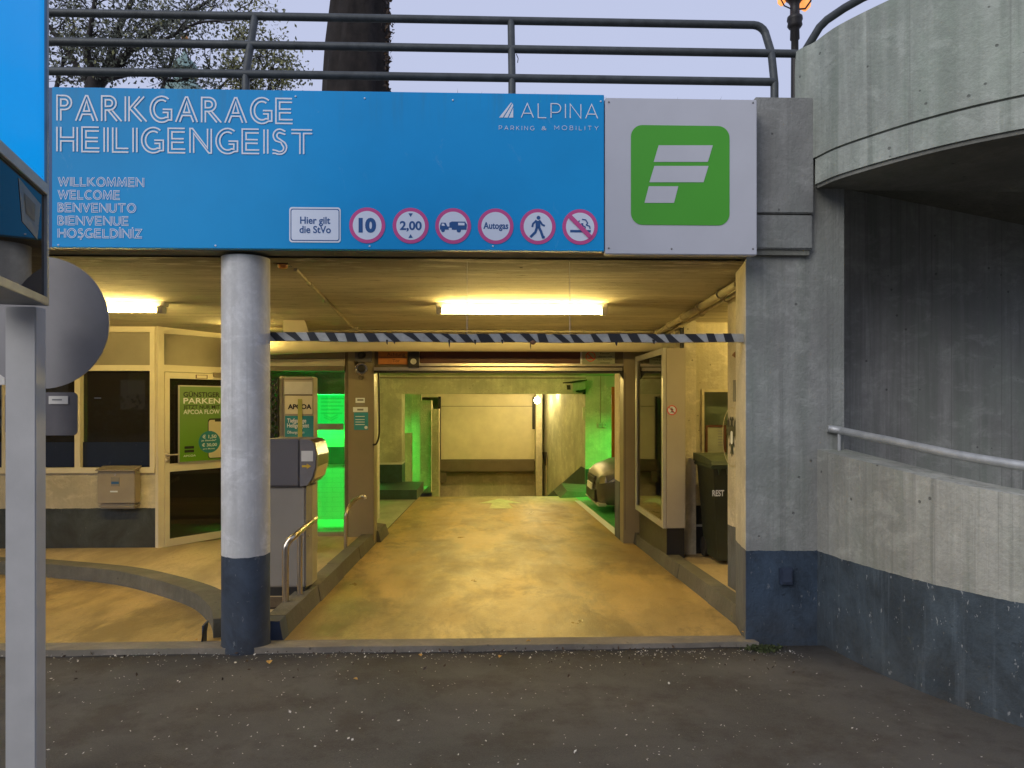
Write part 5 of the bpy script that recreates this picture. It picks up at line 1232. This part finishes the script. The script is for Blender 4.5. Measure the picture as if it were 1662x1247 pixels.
# far shutter opening
YF = 21.5
fs = thing('far_shutter', (X(790,YF),YF,Z(800,YF)), 'plain cream raised panel over a dark beam at the ramp bottom', 'shutter')
def fb(name, px0, px1, py0, py1, Y, dy, m, bev=0):
    a = at(px0,py1,Y); b = at(px1,py0,Y); m_ = MB(); m_.box(a.x,b.x,Y,Y+dy,a.z,b.z,bev); return m_.build(name, m, fs)
fb('panel', 716, 864, 660, 748, YF, .1, M['pvc']); fb('panel', 716, 864, 645, 659.2, YF, .1, M['pvc'])
fb('joint', 716, 864, 658.6, 660.5, YF+.03, .05, M['taupe_dk'])
fb('rail', 711.5, 715.5, 644, 748, YF-.05, .1, M['black']); fb('rail', 864, 870, 645, 697, YF-.05, .1, M['black'])
fb('side_strip', 864, 869, 697, 748, YF-.03, .1, M['pvc'])
fb('beam', 711, 870, 746, 767, YF-.15, .3, M['taupe_dk'], .04)
fb('lower_wall', 711, 870, 767, 840, YF+.4, .1, M['cream'])
fb('bracket', 714, 724, 767, 783, YF-.3, .1, M['taupe_dk'])
fb('top_wall', 600, 960, 560, 645, YF+.1, .2, M['pvc'])
fb('pier', 870, 880, 560, 860, YF-.6, .4, M['cream'])
# right oblique ramp wall
A0 = Vector((X(950,16.3),16.3)); A1 = Vector((X(882,21.5),21.5))
rwl = thing('ramp_wall', (A0.x,A0.y,fz(16)), 'mottled cream wall right of the ramp with dark sloping base', 'wall')
m_ = MB(); path_wall(m_, [A1,A0], .2, -2.0, 2.2, left=True); m_.build('wall_face', M['pale'], rwl)
def onw(px, py):
    u=(px-CX)/F; dx,dy = SA+u*CA, CA-u*SA; D_ = A1-A0; den = D_.x*dy-D_.y*dx; s_ = (A0.y*dx-A0.x*dy)/den; P = A0+D_*s_
    return at(px,py,P.y)
nw = Vector((-(A1-A0).y, (A1-A0).x, 0)).normalized(); nw = nw if nw.x < 0 else -nw
pts_ = [onw(x,y)+nw*.012 for x, y in ((888,806),(944,757),(949.5,760),(949.5,830),(888,830))]
m_ = MB(); m_.prism(pts_, -nw*.011); m_.build('sloping_base', M['green_band'], rwl)
# handrail bits
m_ = MB(); m_.prism([onw(884,734)+nw*.05,onw(890,734)+nw*.05,onw(889,756)+nw*.05], nw*.03); m_.build('bracket', M['black'], rwl)
for px in (879, 886):
    m_ = MB(); m_.tube([onw(px+3,740)+nw*.04,onw(px+3,805)+nw*.04], .012, 6); m_.build('stake', M['conduit'], rwl)
# green lit frontal wall
gw2 = thing('socket_wall', (X(975,16.32),16.32,fz(16)), 'bright green lit wall with sockets beside the parked car', 'wall')
m_ = MB(); m_.box(X(950,16.3)+.002, 8.5, 16.32, 16.5, -.6, cz(16.3)); m_.build('wall_face', M['pale'], gw2)
m_ = MB(); m_.box(X(950,16.3), 8.5, 16.30, 16.32, -.6, Z(762,16.3)); m_.build('base', M['green_band'], gw2)
for dx in (973.5, 981):
    c = at(dx,690,16.3); m_ = MB(); m_.box(c.x-.045,c.x+.045,16.27,16.32,c.z-.05,c.z+.05,.01); sk = m_.build('socket', M['pale'], gw2)
    m_ = MB(); disc(m_, Vector((c.x,16.268,c.z)), .028, VX, VZ, 16, .016); m_.build('socket_ring', M['ink_grey'], sk)
m_ = MB(); c = at(975,690,16.3); m_.tube([(c.x,16.31,c.z+.05),(c.x,16.31,cz(16.3))], .008, 6); m_.build('cable', M['taupe'], gw2)
m_ = MB(); a = at(993,740,14.5); b = at(998,628,14.5); m_.box(a.x,a.x+.9,14.5,14.55,fz(14.5),b.z); tag(m_.build('orange_door', M['orange_door'], loc=a), 'orange brown door edge glimpsed beside the cream pillar', 'door')
m_ = MB(); a = at(951,683,YI-.01); 
gpl = thing('wall_plate', onw(948.5,672), 'small pale plate on the ramp wall corner', 'plate')
m_ = MB(); m_.prism([onw(950,661)+nw*.02,onw(950,682)+nw*.02,onw(951,682)+nw*.02,onw(951,661)+nw*.02], nw*.02)
p = onw(950,671); m_ = MB(); m_.box(p.x-.06,p.x-.02,p.y-.02,p.y+.05,p.z-.14,p.z+.14); m_.build('cover', M['pvc'], gpl)
# cctv
cc = thing('security_camera', at(935,627,15.9), 'box security camera on bracket under the far beam corner', 'camera')
c = at(935,627,15.9)
m_ = MB(); U_ = Vector((-.75,-.6,-.12)).normalized(); S_ = Vector((.62,-.78,0)).normalized(); T_ = U_.cross(S_); T_ = T_ if T_.z > 0 else -T_
m_.obox(c-U_*.22-S_*.09-T_*.09, U_, S_, T_, .44, .18, .18, .02); m_.build('housing', M['pale'], cc)
m_ = MB(); m_.obox(c-U_*.24-S_*.11+T_*.092, U_, S_, T_, .52, .22, .02); m_.build('sun_shield', M['black'], cc)
m_ = MB(); m_.obox(c+U_*.222-S_*.05-T_*.05, U_, S_, T_, .01, .10, .10); m_.build('lens', M['black'], cc)
m_ = MB(); a = at(931,634,15.95); b = at(950,634,16.25); m_.tube([c-T_*.1,at(940,636,15.95),at(948,635,16.25)], .028, 8); m_.tube([at(948,640,16.25),at(948,630,16.25)], .035, 8); m_.build('bracket', M['black'], cc)
# wall lamps of the ramp
def wlamp(pos, label, e):
    g = thing('wall_lamp', pos, label, 'lamp', 'round wall lamps along the ramp'); m_ = MB()
    m_.lathe(Vector(pos), [(.02,-.09),(.07,-.06),(.085,0),(.07,.06),(.02,.09)], 16); m_.build('globe', M['bulb'], g)
    m_ = MB(); m_.lathe(Vector(pos)+VZ*.08, [(.05,0),(.05,.05)], 12); m_.build('base', M['white_pl'], g)
    return g
p = at(872,650,20.3); wlamp((p.x,p.y,p.z), 'bright round wall lamp right of the far shutter', 1)
p = onw(905,632)+nw*.14; wlamp((p.x,p.y,p.z), 'bright round wall lamp hidden above the oblique ramp wall', 1)
# car
def car():
    yn = 12.15; hw = .86; xn = X(969,12.4); g0 = fz(12.8)
    r0 = thing('parked_car', (xn+2,yn+hw,g0), 'silver hatchback parked nose out in the green lit bay', 'car')
    yc = yn+hw
    st = [(0,.55,.22,.52,.52),(.04,.70,.16,.62,.64),(.14,.80,.15,.70,.74),(.4,.85,.15,.76,.84),(.9,.86,.15,.80,.93),(1.25,.86,.15,.84,.99),(1.9,.86,.15,.88,1.40),(2.4,.86,.15,.9,1.47),(3.2,.86,.15,.92,1.43),(3.7,.85,.18,.92,1.2),(3.95,.78,.25,.85,.92),(4.0,.6,.3,.7,.72)]
    vs = []; n = 0
    for x, h, zl, zb, zr in st:
        rw_ = h*.72 if zr > 1.1 else h*.86
        ring_ = [(-h*.9,zl),(-h,zl+.12),(-h,zb-.06),(-h*.97,zb),(-rw_,zr-.03),(-rw_*.8,zr),(0,zr+.015),(rw_*.8,zr),(rw_,zr-.03),(h*.97,zb),(h,zb-.06),(h,zl+.12),(h*.9,zl)]
        n = len(ring_); vs += [(xn+x, yc+y, g0+z) for y, z in ring_]
    m_ = MB(); fs_ = [(i*n+k, i*n+(k+1) % n, (i+1)*n+(k+1) % n, (i+1)*n+k) for i in range(len(st)-1) for k in range(n)]
    m_.add(vs, fs_, True); m_.add(vs[:n], [list(range(n))]); m_.add(vs[-n:], [list(range(n))]); m_.build('body', M['car_paint'], r0)
    # windscreen and side glass as slightly proud panes
    m_ = MB(); m_.add([(xn+1.30,yc-.62,g0+1.035),(xn+1.30,yc+.62,g0+1.035),(xn+1.88,yc+.54,g0+1.41),(xn+1.88,yc-.54,g0+1.41)], [[0,1,2,3]]); m_.build('windscreen', M['black'], r0)
    for s_ in (-1,1):
        m_ = MB(); m_.add([(xn+1.45,yc+s_*.845,g0+.93),(xn+3.4,yc+s_*.845,g0+.95),(xn+3.1,yc+s_*.66,g0+1.36),(xn+1.95,yc+s_*.66,g0+1.36)], [[0,1,2,3]]); m_.build('side_window', M['black'], r0)
        for xw in (.75, 3.25):
            m_ = MB(); m_.lathe((xn+xw,yc+s_*.80,g0+.3), [(.3,-.09),(.31,-.06),(.31,.06),(.3,.09)], 28, (0,1,0)); w__ = m_.build('wheel', M['tyre'], r0)
            m_ = MB(); m_.lathe((xn+xw,yc+s_*.80,g0+.3), [(.19,-.095),(.2,.095)], 20, (0,1,0)); m_.build('rim', M['alu'], w__)
        # headlights wrap the corner
        m_ = MB(); y_o = yc+s_*.62
        m_.hexa([(xn+.02,y_o-.10,g0+.50),(xn+.10,y_o+.17*s_ if s_>0 else y_o-.17,g0+.52),(xn+.3,y_o+.22*s_,g0+.56),(xn+.3,y_o,g0+.6),(xn+.04,y_o-.10,g0+.62),(xn+.12,y_o+.16*s_,g0+.64),(xn+.36,y_o+.22*s_,g0+.70),(xn+.3,y_o,g0+.72)]); m_.build('headlight', M['chrome'], r0)
    m_ = MB(); m_.box(xn-.03,xn+.05,yc-.55,yc+.55,g0+.17,g0+.40,.02); m_.build('lower_grille', M['black'], r0)
    m_ = MB(); m_.box(xn-.025,xn+.04,yc-.42,yc+.42,g0+.46,g0+.60,.02); m_.build('grille', M['black'], r0)
    m_ = MB(); m_.box(xn-.05,xn-.03,yc-.26,yc+.26,g0+.36,g0+.47); m_.build('number_plate', M['sign_white'], r0)
    m_ = MB(); m_.box(xn-.02,xn+.15,yc-.78,yc+.78,g0+.13,g0+.18,.02); m_.build('front_lip', M['alu'], r0)
car()

# ================================================================== FOREGROUND LEFT: totem, post, disc
tB = Vector(cam_xy(77,3.02)); tA = Vector(cam_xy(0,2.51)); tU = Vector(((tA-tB).x,(tA-tB).y,0)).normalized(); tNv = Vector((-tU.y,tU.x,0)); tNv = tNv if tNv.x > 0 else -tNv
tO = Vector((tB.x,tB.y,0)); TL = 1.25
def th_at(py): return CZ+(HY-py)/F*3.02
tot = thing('totem_sign', (tB.x,tB.y,th_at(497)), 'tall lit blue totem box with black glass lower field at left edge', 'sign')
def tbox(name, u0, u1, z0, z1, d0, d1, m):
    m_ = MB(); m_.obox(tO+tU*u0+tNv*d1+VZ*z0, tU, VZ, -tNv, u1-u0, z1-z0, d1-d0, .002); return m_.build(name, m, tot)
z497, z490, z318, z303 = th_at(497), th_at(484), th_at(320), th_at(302)
tbox('core', .02, TL-.02, z490, 4.6, -.25, -.02, M['totem_frame'])
tbox('blue_face', .025, TL-.02, z303, 4.6, -.02, -.004, M['totem_blue'])
tbox('glass_face', .03, TL-.03, z490, z318, -.02, -.004, M['kglass'])
tbox('frame_side', 0, .028, z497, 4.62, -.26, .006, M['totem_frame'])
tbox('frame_bottom', .028, TL, z497, z490, -.26, .008, M['totem_frame'])
tbox('frame_middle', .028, TL, z318, z303, -.02, .010, M['totem_frame'])
# reflection in the dark glass, drawn as grey and black patches
m_ = MB(); mm = [(.08,z318-.05),(.34,z318+-.02),(.30,z318-.17),(.12,z318-.2)]
m_.add([tO+tU*a+VZ*b+tNv*.0005-tNv*.003 for a, b in mm], [[0,1,2,3]]); m_.build('faint_reflection', plain('faint_reflection_grey', (.07,.075,.08), .4), tot)
for a_, b_ in ((.15,.27),):
    m_ = MB(); m_.add([tO+tU*x+VZ*z+tNv*-.001 for x, z in ((.15,z318-.07),(.28,z318-.06),(.26,z318-.13),(.16,z318-.14))], [[0,1,2,3]]); m_.build('reflection_mark', M['ink'], tot)
YPo = 3.10
x0_, x1_ = X(8,YPo), X(58,YPo); yb_ = YPo*X(58,1)/X(75,1)
ps = thing('sign_post', (x1_,YPo,0), 'pale grey square metal post standing in the left foreground', 'post')
m_ = MB(); m_.box(x0_, x1_, YPo, yb_, -.05, th_at(497), .004); m_.build('post', M['post_grey'], ps)
m_ = MB(); m_.box(x0_-.02, x1_+.02, YPo-.02, yb_+.02, -.02, .012, .004); m_.build('foot_plate', M['totem_frame'], ps)
rs = thing('round_sign', at(68,524,3.32), 'grey back of a large round traffic sign behind the foreground post', 'sign')
c = at(68,524,3.32); R_ = (173-68)/F*3.32
m_ = MB(); m_.lathe(c, [(R_,0),(R_,.004),(R_-.012,.012)], 64, (0,1,0), False); m_.build('disc', M['disc_grey'], rs)
m_ = MB(); m_.lathe(c-VY*.004, [(R_+.002,-.008),(R_+.002,.006),(R_-.01,.006)], 64, (0,1,0), False); rim_ = m_
m_ = MB(); m_.box(c.x-.3, c.x+.27, 3.315-.02, 3.315, c.z+.14, c.z+.17); m_.box(c.x-.3, c.x+.27, 3.315-.02, 3.315, c.z-.17, c.z-.14); 
plt = thing('supplementary_plate', at(98,707,3.32), 'small grey rectangular sign back with white sticker under the round disc', 'sign')
a = at(8,707,3.32); b = at(125.5,637,3.32); m_ = MB(); m_.prism([(x,3.32,z) for x, z in rrect(a.x,b.x,a.z,b.z,.02)], (0,.004,0)); m_.build('plate', plain('plate_back_grey', (.12,.115,.125), .45, .3), plt)
a = at(79,656,3.315); b = at(110,643,3.315); m_ = MB(); m_.box(a.x,b.x,3.3145,3.3185,a.z,b.z); st_ = m_.build('sticker', M['white_pl'], plt)
m_ = MB(); m_.box(a.x+.015,b.x-.025,3.3132,3.3142,a.z+.016,a.z+.022); m_.box(a.x+.02,b.x-.03,3.6532,3.6542,a.z+.027,a.z+.031); m_.build('print', M['ink_grey'], st_)
# white board peeking at the very left edge
wbd = thing('white_board', at(0,690,3.9), 'white sign with dark lettering cut off by the left picture edge', 'sign')
a = at(-190,625,3.9); b = at(8,500,3.9); m_ = MB(); m_.box(a.x,b.x,3.9,3.91,a.z,b.z,.002); m_.build('board', M['white_pl'], wbd)
m_ = MB(); text(m_, 'T', at(1,560,3.893), VX, VZ, .02, .016); m_.build('lettering', M['ink'], wbd)
m_ = MB(); a = at(-190,660,3.9); m_.tube([(a.x+.3,3.93,-.05),(a.x+.3,3.93,CZ+.5)], .03, 12); m_.build('post', M['post_grey'], wbd)

# ================================================================== ABOVE: trees, lantern, spire, grass
# big trunk
YTk = 9.0
tk = thing('tall_tree', (X(583,YTk),YTk,3.4), 'massive dark tree trunk rising behind the railing', 'tree')
m_ = MB(); pts_, rs_ = [], []
for i in range(26):
    f = i/25; z = 3.4+f*7; l, r = 526+14*min(1,(656-148 and f)), 636-6*f
    py = HY-(z-CZ)/YTk*F; ff = max(0, min(1, (150-py)/150)); L_, R__ = 527+11*ff, 628+2*ff
    pts_.append((X((L_+R__)/2,YTk),YTk,z)); rs_.append((X(R__,YTk)-X(L_,YTk))/2)
m_.tube(pts_, rs_, 40)
for v in m_.v:
    a = math.atan2(v.y-YTk, v.x-pts_[0][0]); k = .022*math.sin(a*9+v.z*.7)+.014*math.sin(a*23+v.z*2.3)+.01*math.sin(v.z*11+a*5)
    v.x += math.cos(a)*k; v.y += math.sin(a)*k
m_.build('trunk', M['bark'], tk)
m_ = MB()
def leaf(mb, p, s, rnd=random):
    a = Vector((rnd.uniform(-1,1),rnd.uniform(-1,1),rnd.uniform(-1,1))).normalized(); b = a.orthogonal().normalized(); b.rotate(Matrix.Rotation(rnd.uniform(0,6.28),3,a)); c_ = a.cross(b)
    mb.add([p-b*s*.5, p+c_*s*.28, p+b*s*.6, p-c_*s*.28+a*s*.1], [[0,1,2,3]])
for i in range(420):
    z = random.uniform(5.0,7.2) ; py = HY-(z-CZ)/YTk*F; e = X(632,YTk)
    bump_ = .06 if 5.75 < z < 6.2 else .025
    leaf(m_, Vector((e+random.gauss(-.005,bump_*.6), YTk-random.uniform(0,.25), z)), random.uniform(.03,.07))
m_.build('ivy', M['ivy'], tk)
# branching tree left
YTr = 13.0
tr = thing('leafy_tree', (X(150,YTr),YTr,3.4), 'sparse leafy tree with many dark branches at upper left', 'tree')
bmb = MB(); lfa = MB(); lfb = MB()
def limb(pxs, r0, r1, dy=0):
    n = len(pxs); pts = []
    for i, (x, y) in enumerate(pxs): pts.append(at(x, y, YTr+dy*i/(n-1)))
    pts = catmull(pts, 5); m = len(pts); bmb.tube(pts, [r0+(r1-r0)*i/(m-1) for i in range(m)], 7, sm=True); return pts
rng = random.Random(3)
def twigs(pts, depth, L, r):
    for i in range(1, len(pts)):
        if rng.random() < (.9 if depth == 2 else .6):
            p = Vector(pts[i]); t = (Vector(pts[i])-Vector(pts[i-1])).normalized()
            d_ = (t*.6+Vector((rng.uniform(-1,1), rng.uniform(-.7,.7), rng.uniform(-.55,.9)))).normalized()
            l = L*rng.uniform(.5,1.2); q1 = p+d_*l*.5+Vector((rng.uniform(-.1,.1),0,rng.uniform(-.08,.12)))*l; q2 = p+d_*l+Vector((rng.uniform(-.2,.2),0,rng.uniform(-.25,.2)))*l
            sub = [p, (p+q1)/2, q1, (q1+q2)/2, q2]
            bmb.tube(sub, [r, r*.85, r*.65, r*.5, r*.3], 4, caps=False)
            if depth: twigs(sub, depth-1, L*.6, r*.5)
            if depth <= 1:
                for _ in range(rng.randint(5,13)):
                    c_ = q2.lerp(p, rng.random()*.7)+Vector((rng.gauss(0,.15),rng.gauss(0,.15),rng.gauss(0,.14)))
                    px_est = CX+F*((c_.x*CA-c_.y*SA)/(c_.x*SA+c_.y*CA))
                    leaf(lfb if (px_est > 360 and rng.random() < .7) or rng.random() < .12 else lfa, c_, rng.uniform(.04,.085), rng)
L_ = []
L_.append(limb([(120,520),(138,300),(150,150),(160,120)], .20, .10))
L_.append(limb([(150,150),(172,120),(188,60),(205,20),(235,-40)], .10, .03, .6))
L_.append(limb([(160,130),(142,90),(148,40),(160,-30)], .08, .025, -.5))
L_.append(limb([(165,130),(200,95),(245,50),(300,25),(350,-5)], .075, .02, .8))
L_.append(limb([(170,120),(215,80),(265,65),(320,38),(372,34)], .05, .012, -.6))
L_.append(limb([(150,148),(120,100),(85,50),(40,0)], .06, .02, .4))
L_.append(limb([(158,135),(230,118),(280,132),(330,120),(380,112)], .04, .01, .5))
L_.append(limb([(262,148),(275,110),(290,60),(310,20)], .035, .012, .5))
L_.append(limb([(350,170),(385,150),(410,130),(440,112)], .03, .008, .2))
L_.append(limb([(330,165),(370,130),(400,90),(395,60)], .025, .008, .4))
L_.append(limb([(90,150),(100,110),(120,60),(115,10)], .04, .012, .4))
L_.append(limb([(380,175),(425,158),(445,140),(458,132)], .02, .006, .1))
for i, l in enumerate(L_[1:]): twigs(l, 2, .62 if i < 7 else .42, .014)
bmb.build('trunk', M['branch'], tr)
cr = lfa.build('crown', M['leaf_a'], tr); lfb.build('yellowing_leaves', M['leaf_b'], tr)
# lantern
YLn = 11.0; xl = X(1290,YLn)
ln = thing('street_lantern', (xl,YLn,3.5), 'old black cast iron street lantern with orange light behind the railing', 'street lamp')
zz = lambda py: Z(py,YLn,1290)
m_ = MB(); m_.lathe((xl,YLn,0), [(.07,3.4),(.055,zz(100)),(.053,zz(66)),(.07,zz(64)),(.066,zz(48)),(.085,zz(46)),(.11,zz(42)),(.10,zz(36)),(.115,zz(33)),(.11,zz(28)),(.07,zz(24)),(.068,zz(8)),(.10,zz(2)),(.16,zz(-4)),(.17,zz(-7))], 20); m_.build('pole', M['iron'], ln)
m_ = MB(); m_.tube([(xl+.05*1.0,YLn,zz(15)),(xl+.16,YLn,zz(14)),(xl+.24,YLn,zz(2)),(xl+.27,YLn,zz(-12))], .014, 8); m_.tube([(xl-.05,YLn,zz(15)),(xl-.16,YLn,zz(10)),(xl-.24,YLn,zz(-6))], .010, 8); m_.build('bracket', M['iron'], ln)
m_ = MB(); m_.lathe((xl,YLn,0), [(.12,zz(-8)),(.2,zz(-20)),(.24,zz(-50)),(.2,zz(-75))], 20); m_.build('lantern_glass', M['lantern'], ln)
m_ = MB(); m_.lathe((xl+.20,YLn+.1,0), [(.02,zz(12)),(.08,zz(6)),(.09,zz(-4)),(.03,zz(-10))], 12); m_.build('side_glass', M['lantern'], ln); m_ = MB(); m_.lathe((xl-.16,YLn+.1,0), [(.02,zz(4)),(.06,zz(-1)),(.06,zz(-9))], 12); m_.build('side_glass', M['lantern'], ln)
m_ = MB(); m_.lathe((xl,YLn,0), [(.30,zz(-76)),(.12,zz(-100)),(.03,zz(-112))], 20); m_.build('cap', M['iron'], ln)
# distant spire
YSp = 75
spx = X(300,YSp); zs = lambda py: Z(py,YSp,300)
cs = thing('church_spire', (spx,YSp,3), 'distant green copper church spire with gilded ball seen through the tree', 'church')
m_ = MB(); m_.lathe((spx,YSp,0), [(2.2,3.0),(2.2,zs(150)),(1.6,zs(140)),(1.0,zs(132)),(.9,zs(118)),(1.3,zs(115)),(1.1,zs(105)),(.5,zs(95)),(.12,zs(84)),(.1,zs(66))], 12, sm=False); m_.build('spire', M['copper'], cs)
m_ = MB(); m_.lathe((spx,YSp,zs(62)), [(.05,-.3),(.25,-.2),(.35,0),(.25,.2),(.05,.3)], 14); m_.build('ball', M['gold'], cs)
# grass and litter along the terrace edge
m_ = MB(); rg = random.Random(11)
for i in range(900):
    x = rg.uniform(-3.2,1.75); y = rg.uniform(4.74,4.95); z0 = ZT-.03 if x < X(981,4.8) else Z(162,SY,1100)-.02
    if rg.random() < .5 and x < -.2: continue
    h = rg.uniform(.015,.05) if rg.random() < .93 else rg.uniform(.05,.08); dx = rg.gauss(0,.02)
    m_.add([(x-.002,y,z0),(x+.003,y,z0),(x+dx,y,z0+h)], [[0,1,2]])
tag(m_.build('edge_grass', M['moss']), 'thin dry grass and moss growing along the terrace edge', 'grass', kind='stuff')
# petals on asphalt
m_ = MB(); rg = random.Random(5)
for i in range(1500):
    t_ = 2.6+2.2*rg.random()**.8; x = rg.uniform(-.72,.74)*t_*1.0
    if rg.random() < .4: x, t_ = rg.uniform(-3,2), 4.8-abs(rg.gauss(0,.13))
    X_, Y_ = SA*t_+CA*x, CA*t_-SA*x
    if Y_ > 4.79: continue
    if X_ > 1.95+.30*(4.9-Y_): continue
    s_ = rg.uniform(.003,.0068)*(1.7 if rg.random() < .08 else 1); a = rg.uniform(0,3.14); e1 = Vector((math.cos(a),math.sin(a),rg.uniform(-.2,.5)))*s_; e2 = Vector((-math.sin(a),math.cos(a),rg.uniform(-.1,.4)))*s_*rg.uniform(.3,.8)
    p = Vector((X_,Y_,.008)); m_.add([p-e1,p-e2,p+e1,p+e2], [[0,1,2,3]])
tag(m_.build('fallen_petals', M['petal']), 'pale blossom petals scattered over the dark asphalt', 'petals', kind='stuff')
m_ = MB()
for i in range(160):
    x = rg.uniform(-3.2,1.9); y = rg.choice([rg.uniform(4.72,4.80), rg.uniform(4.3,4.8)]); leaf(m_, Vector((x,y,.012+rg.random()*.01)), rg.uniform(.012,.03), rg)
tag(m_.build('leaf_litter', M['ivy']), 'brown leaf crumbs gathered in the gutter below the sill', 'leaf litter', kind='stuff')
def fall_leaf(px, py, s_, label):
    t_ = (CZ)/((py-HY)/F); xx, yy = cam_xy(px, t_); zz_ = .012 if yy < 4.8 else .045
    m_ = MB(); pts_ = [(0,-1.1),(.5,-.5),(.7,.2),(.3,.9),(0,1.2),(-.35,.8),(-.7,.1),(-.45,-.6)]; r_ = rg.uniform(0,3)
    vs = [(xx+(a*math.cos(r_)-b*math.sin(r_))*s_, yy+(a*math.sin(r_)+b*math.cos(r_))*s_, zz_+.012*abs(a)) for a, b in pts_]
    m_.add([(xx,yy,zz_)]+vs, [(0,i+1,(i+1) % 8+1) for i in range(8)]); tag(m_.build('fallen_leaf', M['yleaf'], loc=(xx,yy,zz_)), label, 'leaf', 'fallen yellow leaves')
for px, py, s_, lb in ((437,1078,.028,'yellow leaf lying just below the foot of the round column'),(577,1106,.016,'pale yellow leaf on open asphalt before the entry lane'),(682,1067,.018,'orange leaf in the gutter under the sill near the middle'),(858,1052,.016,'small leaf resting on the sill before the middle of the lane'),(812,1069,.018,'crumpled leaf in the gutter right of the middle'),(1206,1037,.018,'leaf on the sill at the corner of the concrete pier'),(318,1050,.016,'dry leaf on the sill just left of the round column')):
    fall_leaf(px, py, s_, lb)
m_ = MB()
for i in range(420):
    a = rg.gauss(0,1); px = 1240+rg.gauss(0,14); t_ = 4.86-abs(rg.gauss(0,.05)); xx, yy = cam_xy(px, t_)
    leaf(m_, Vector((xx,yy,.006+rg.random()*.012)), rg.uniform(.01,.03), rg)
tag(m_.build('moss_patch', M['moss']), 'green moss and weeds at the foot of the pier corner', 'moss', kind='stuff')

# ================================================================== ACROSS THE STREET (behind the photographer; seen in reflections)
ob = thing('apartment_house', (0,-24,0), 'dim brown brick apartment house across the street behind the viewer', 'building')
m_ = MB(); m_.box(-26,22,-30,-24,-.1,8.5); m_.build('wall', plain('opposite_brick', (.13,.085,.06), .9, 0, .3, 2), ob)
for i in range(11):
    for j in range(2):
        m_ = MB(); xw = -24+i*4.1; zw = 1.3+j*3.4; m_.box(xw,xw+1.3,-24.02,-23.96,zw,zw+1.6); m_.build('window', M['fr_cream'], ob)
hg = MB(); rg = random.Random(21)
for i in range(5000): leaf(hg, Vector((rg.uniform(-22,18), -14+rg.uniform(-.8,.8), rg.uniform(.1,1.9))), rg.uniform(.12,.25), rg)
tag(hg.build('hedge', M['leaf_a'], loc=(0,-14,0)), 'long clipped hedge across the street behind the viewer', 'hedge')
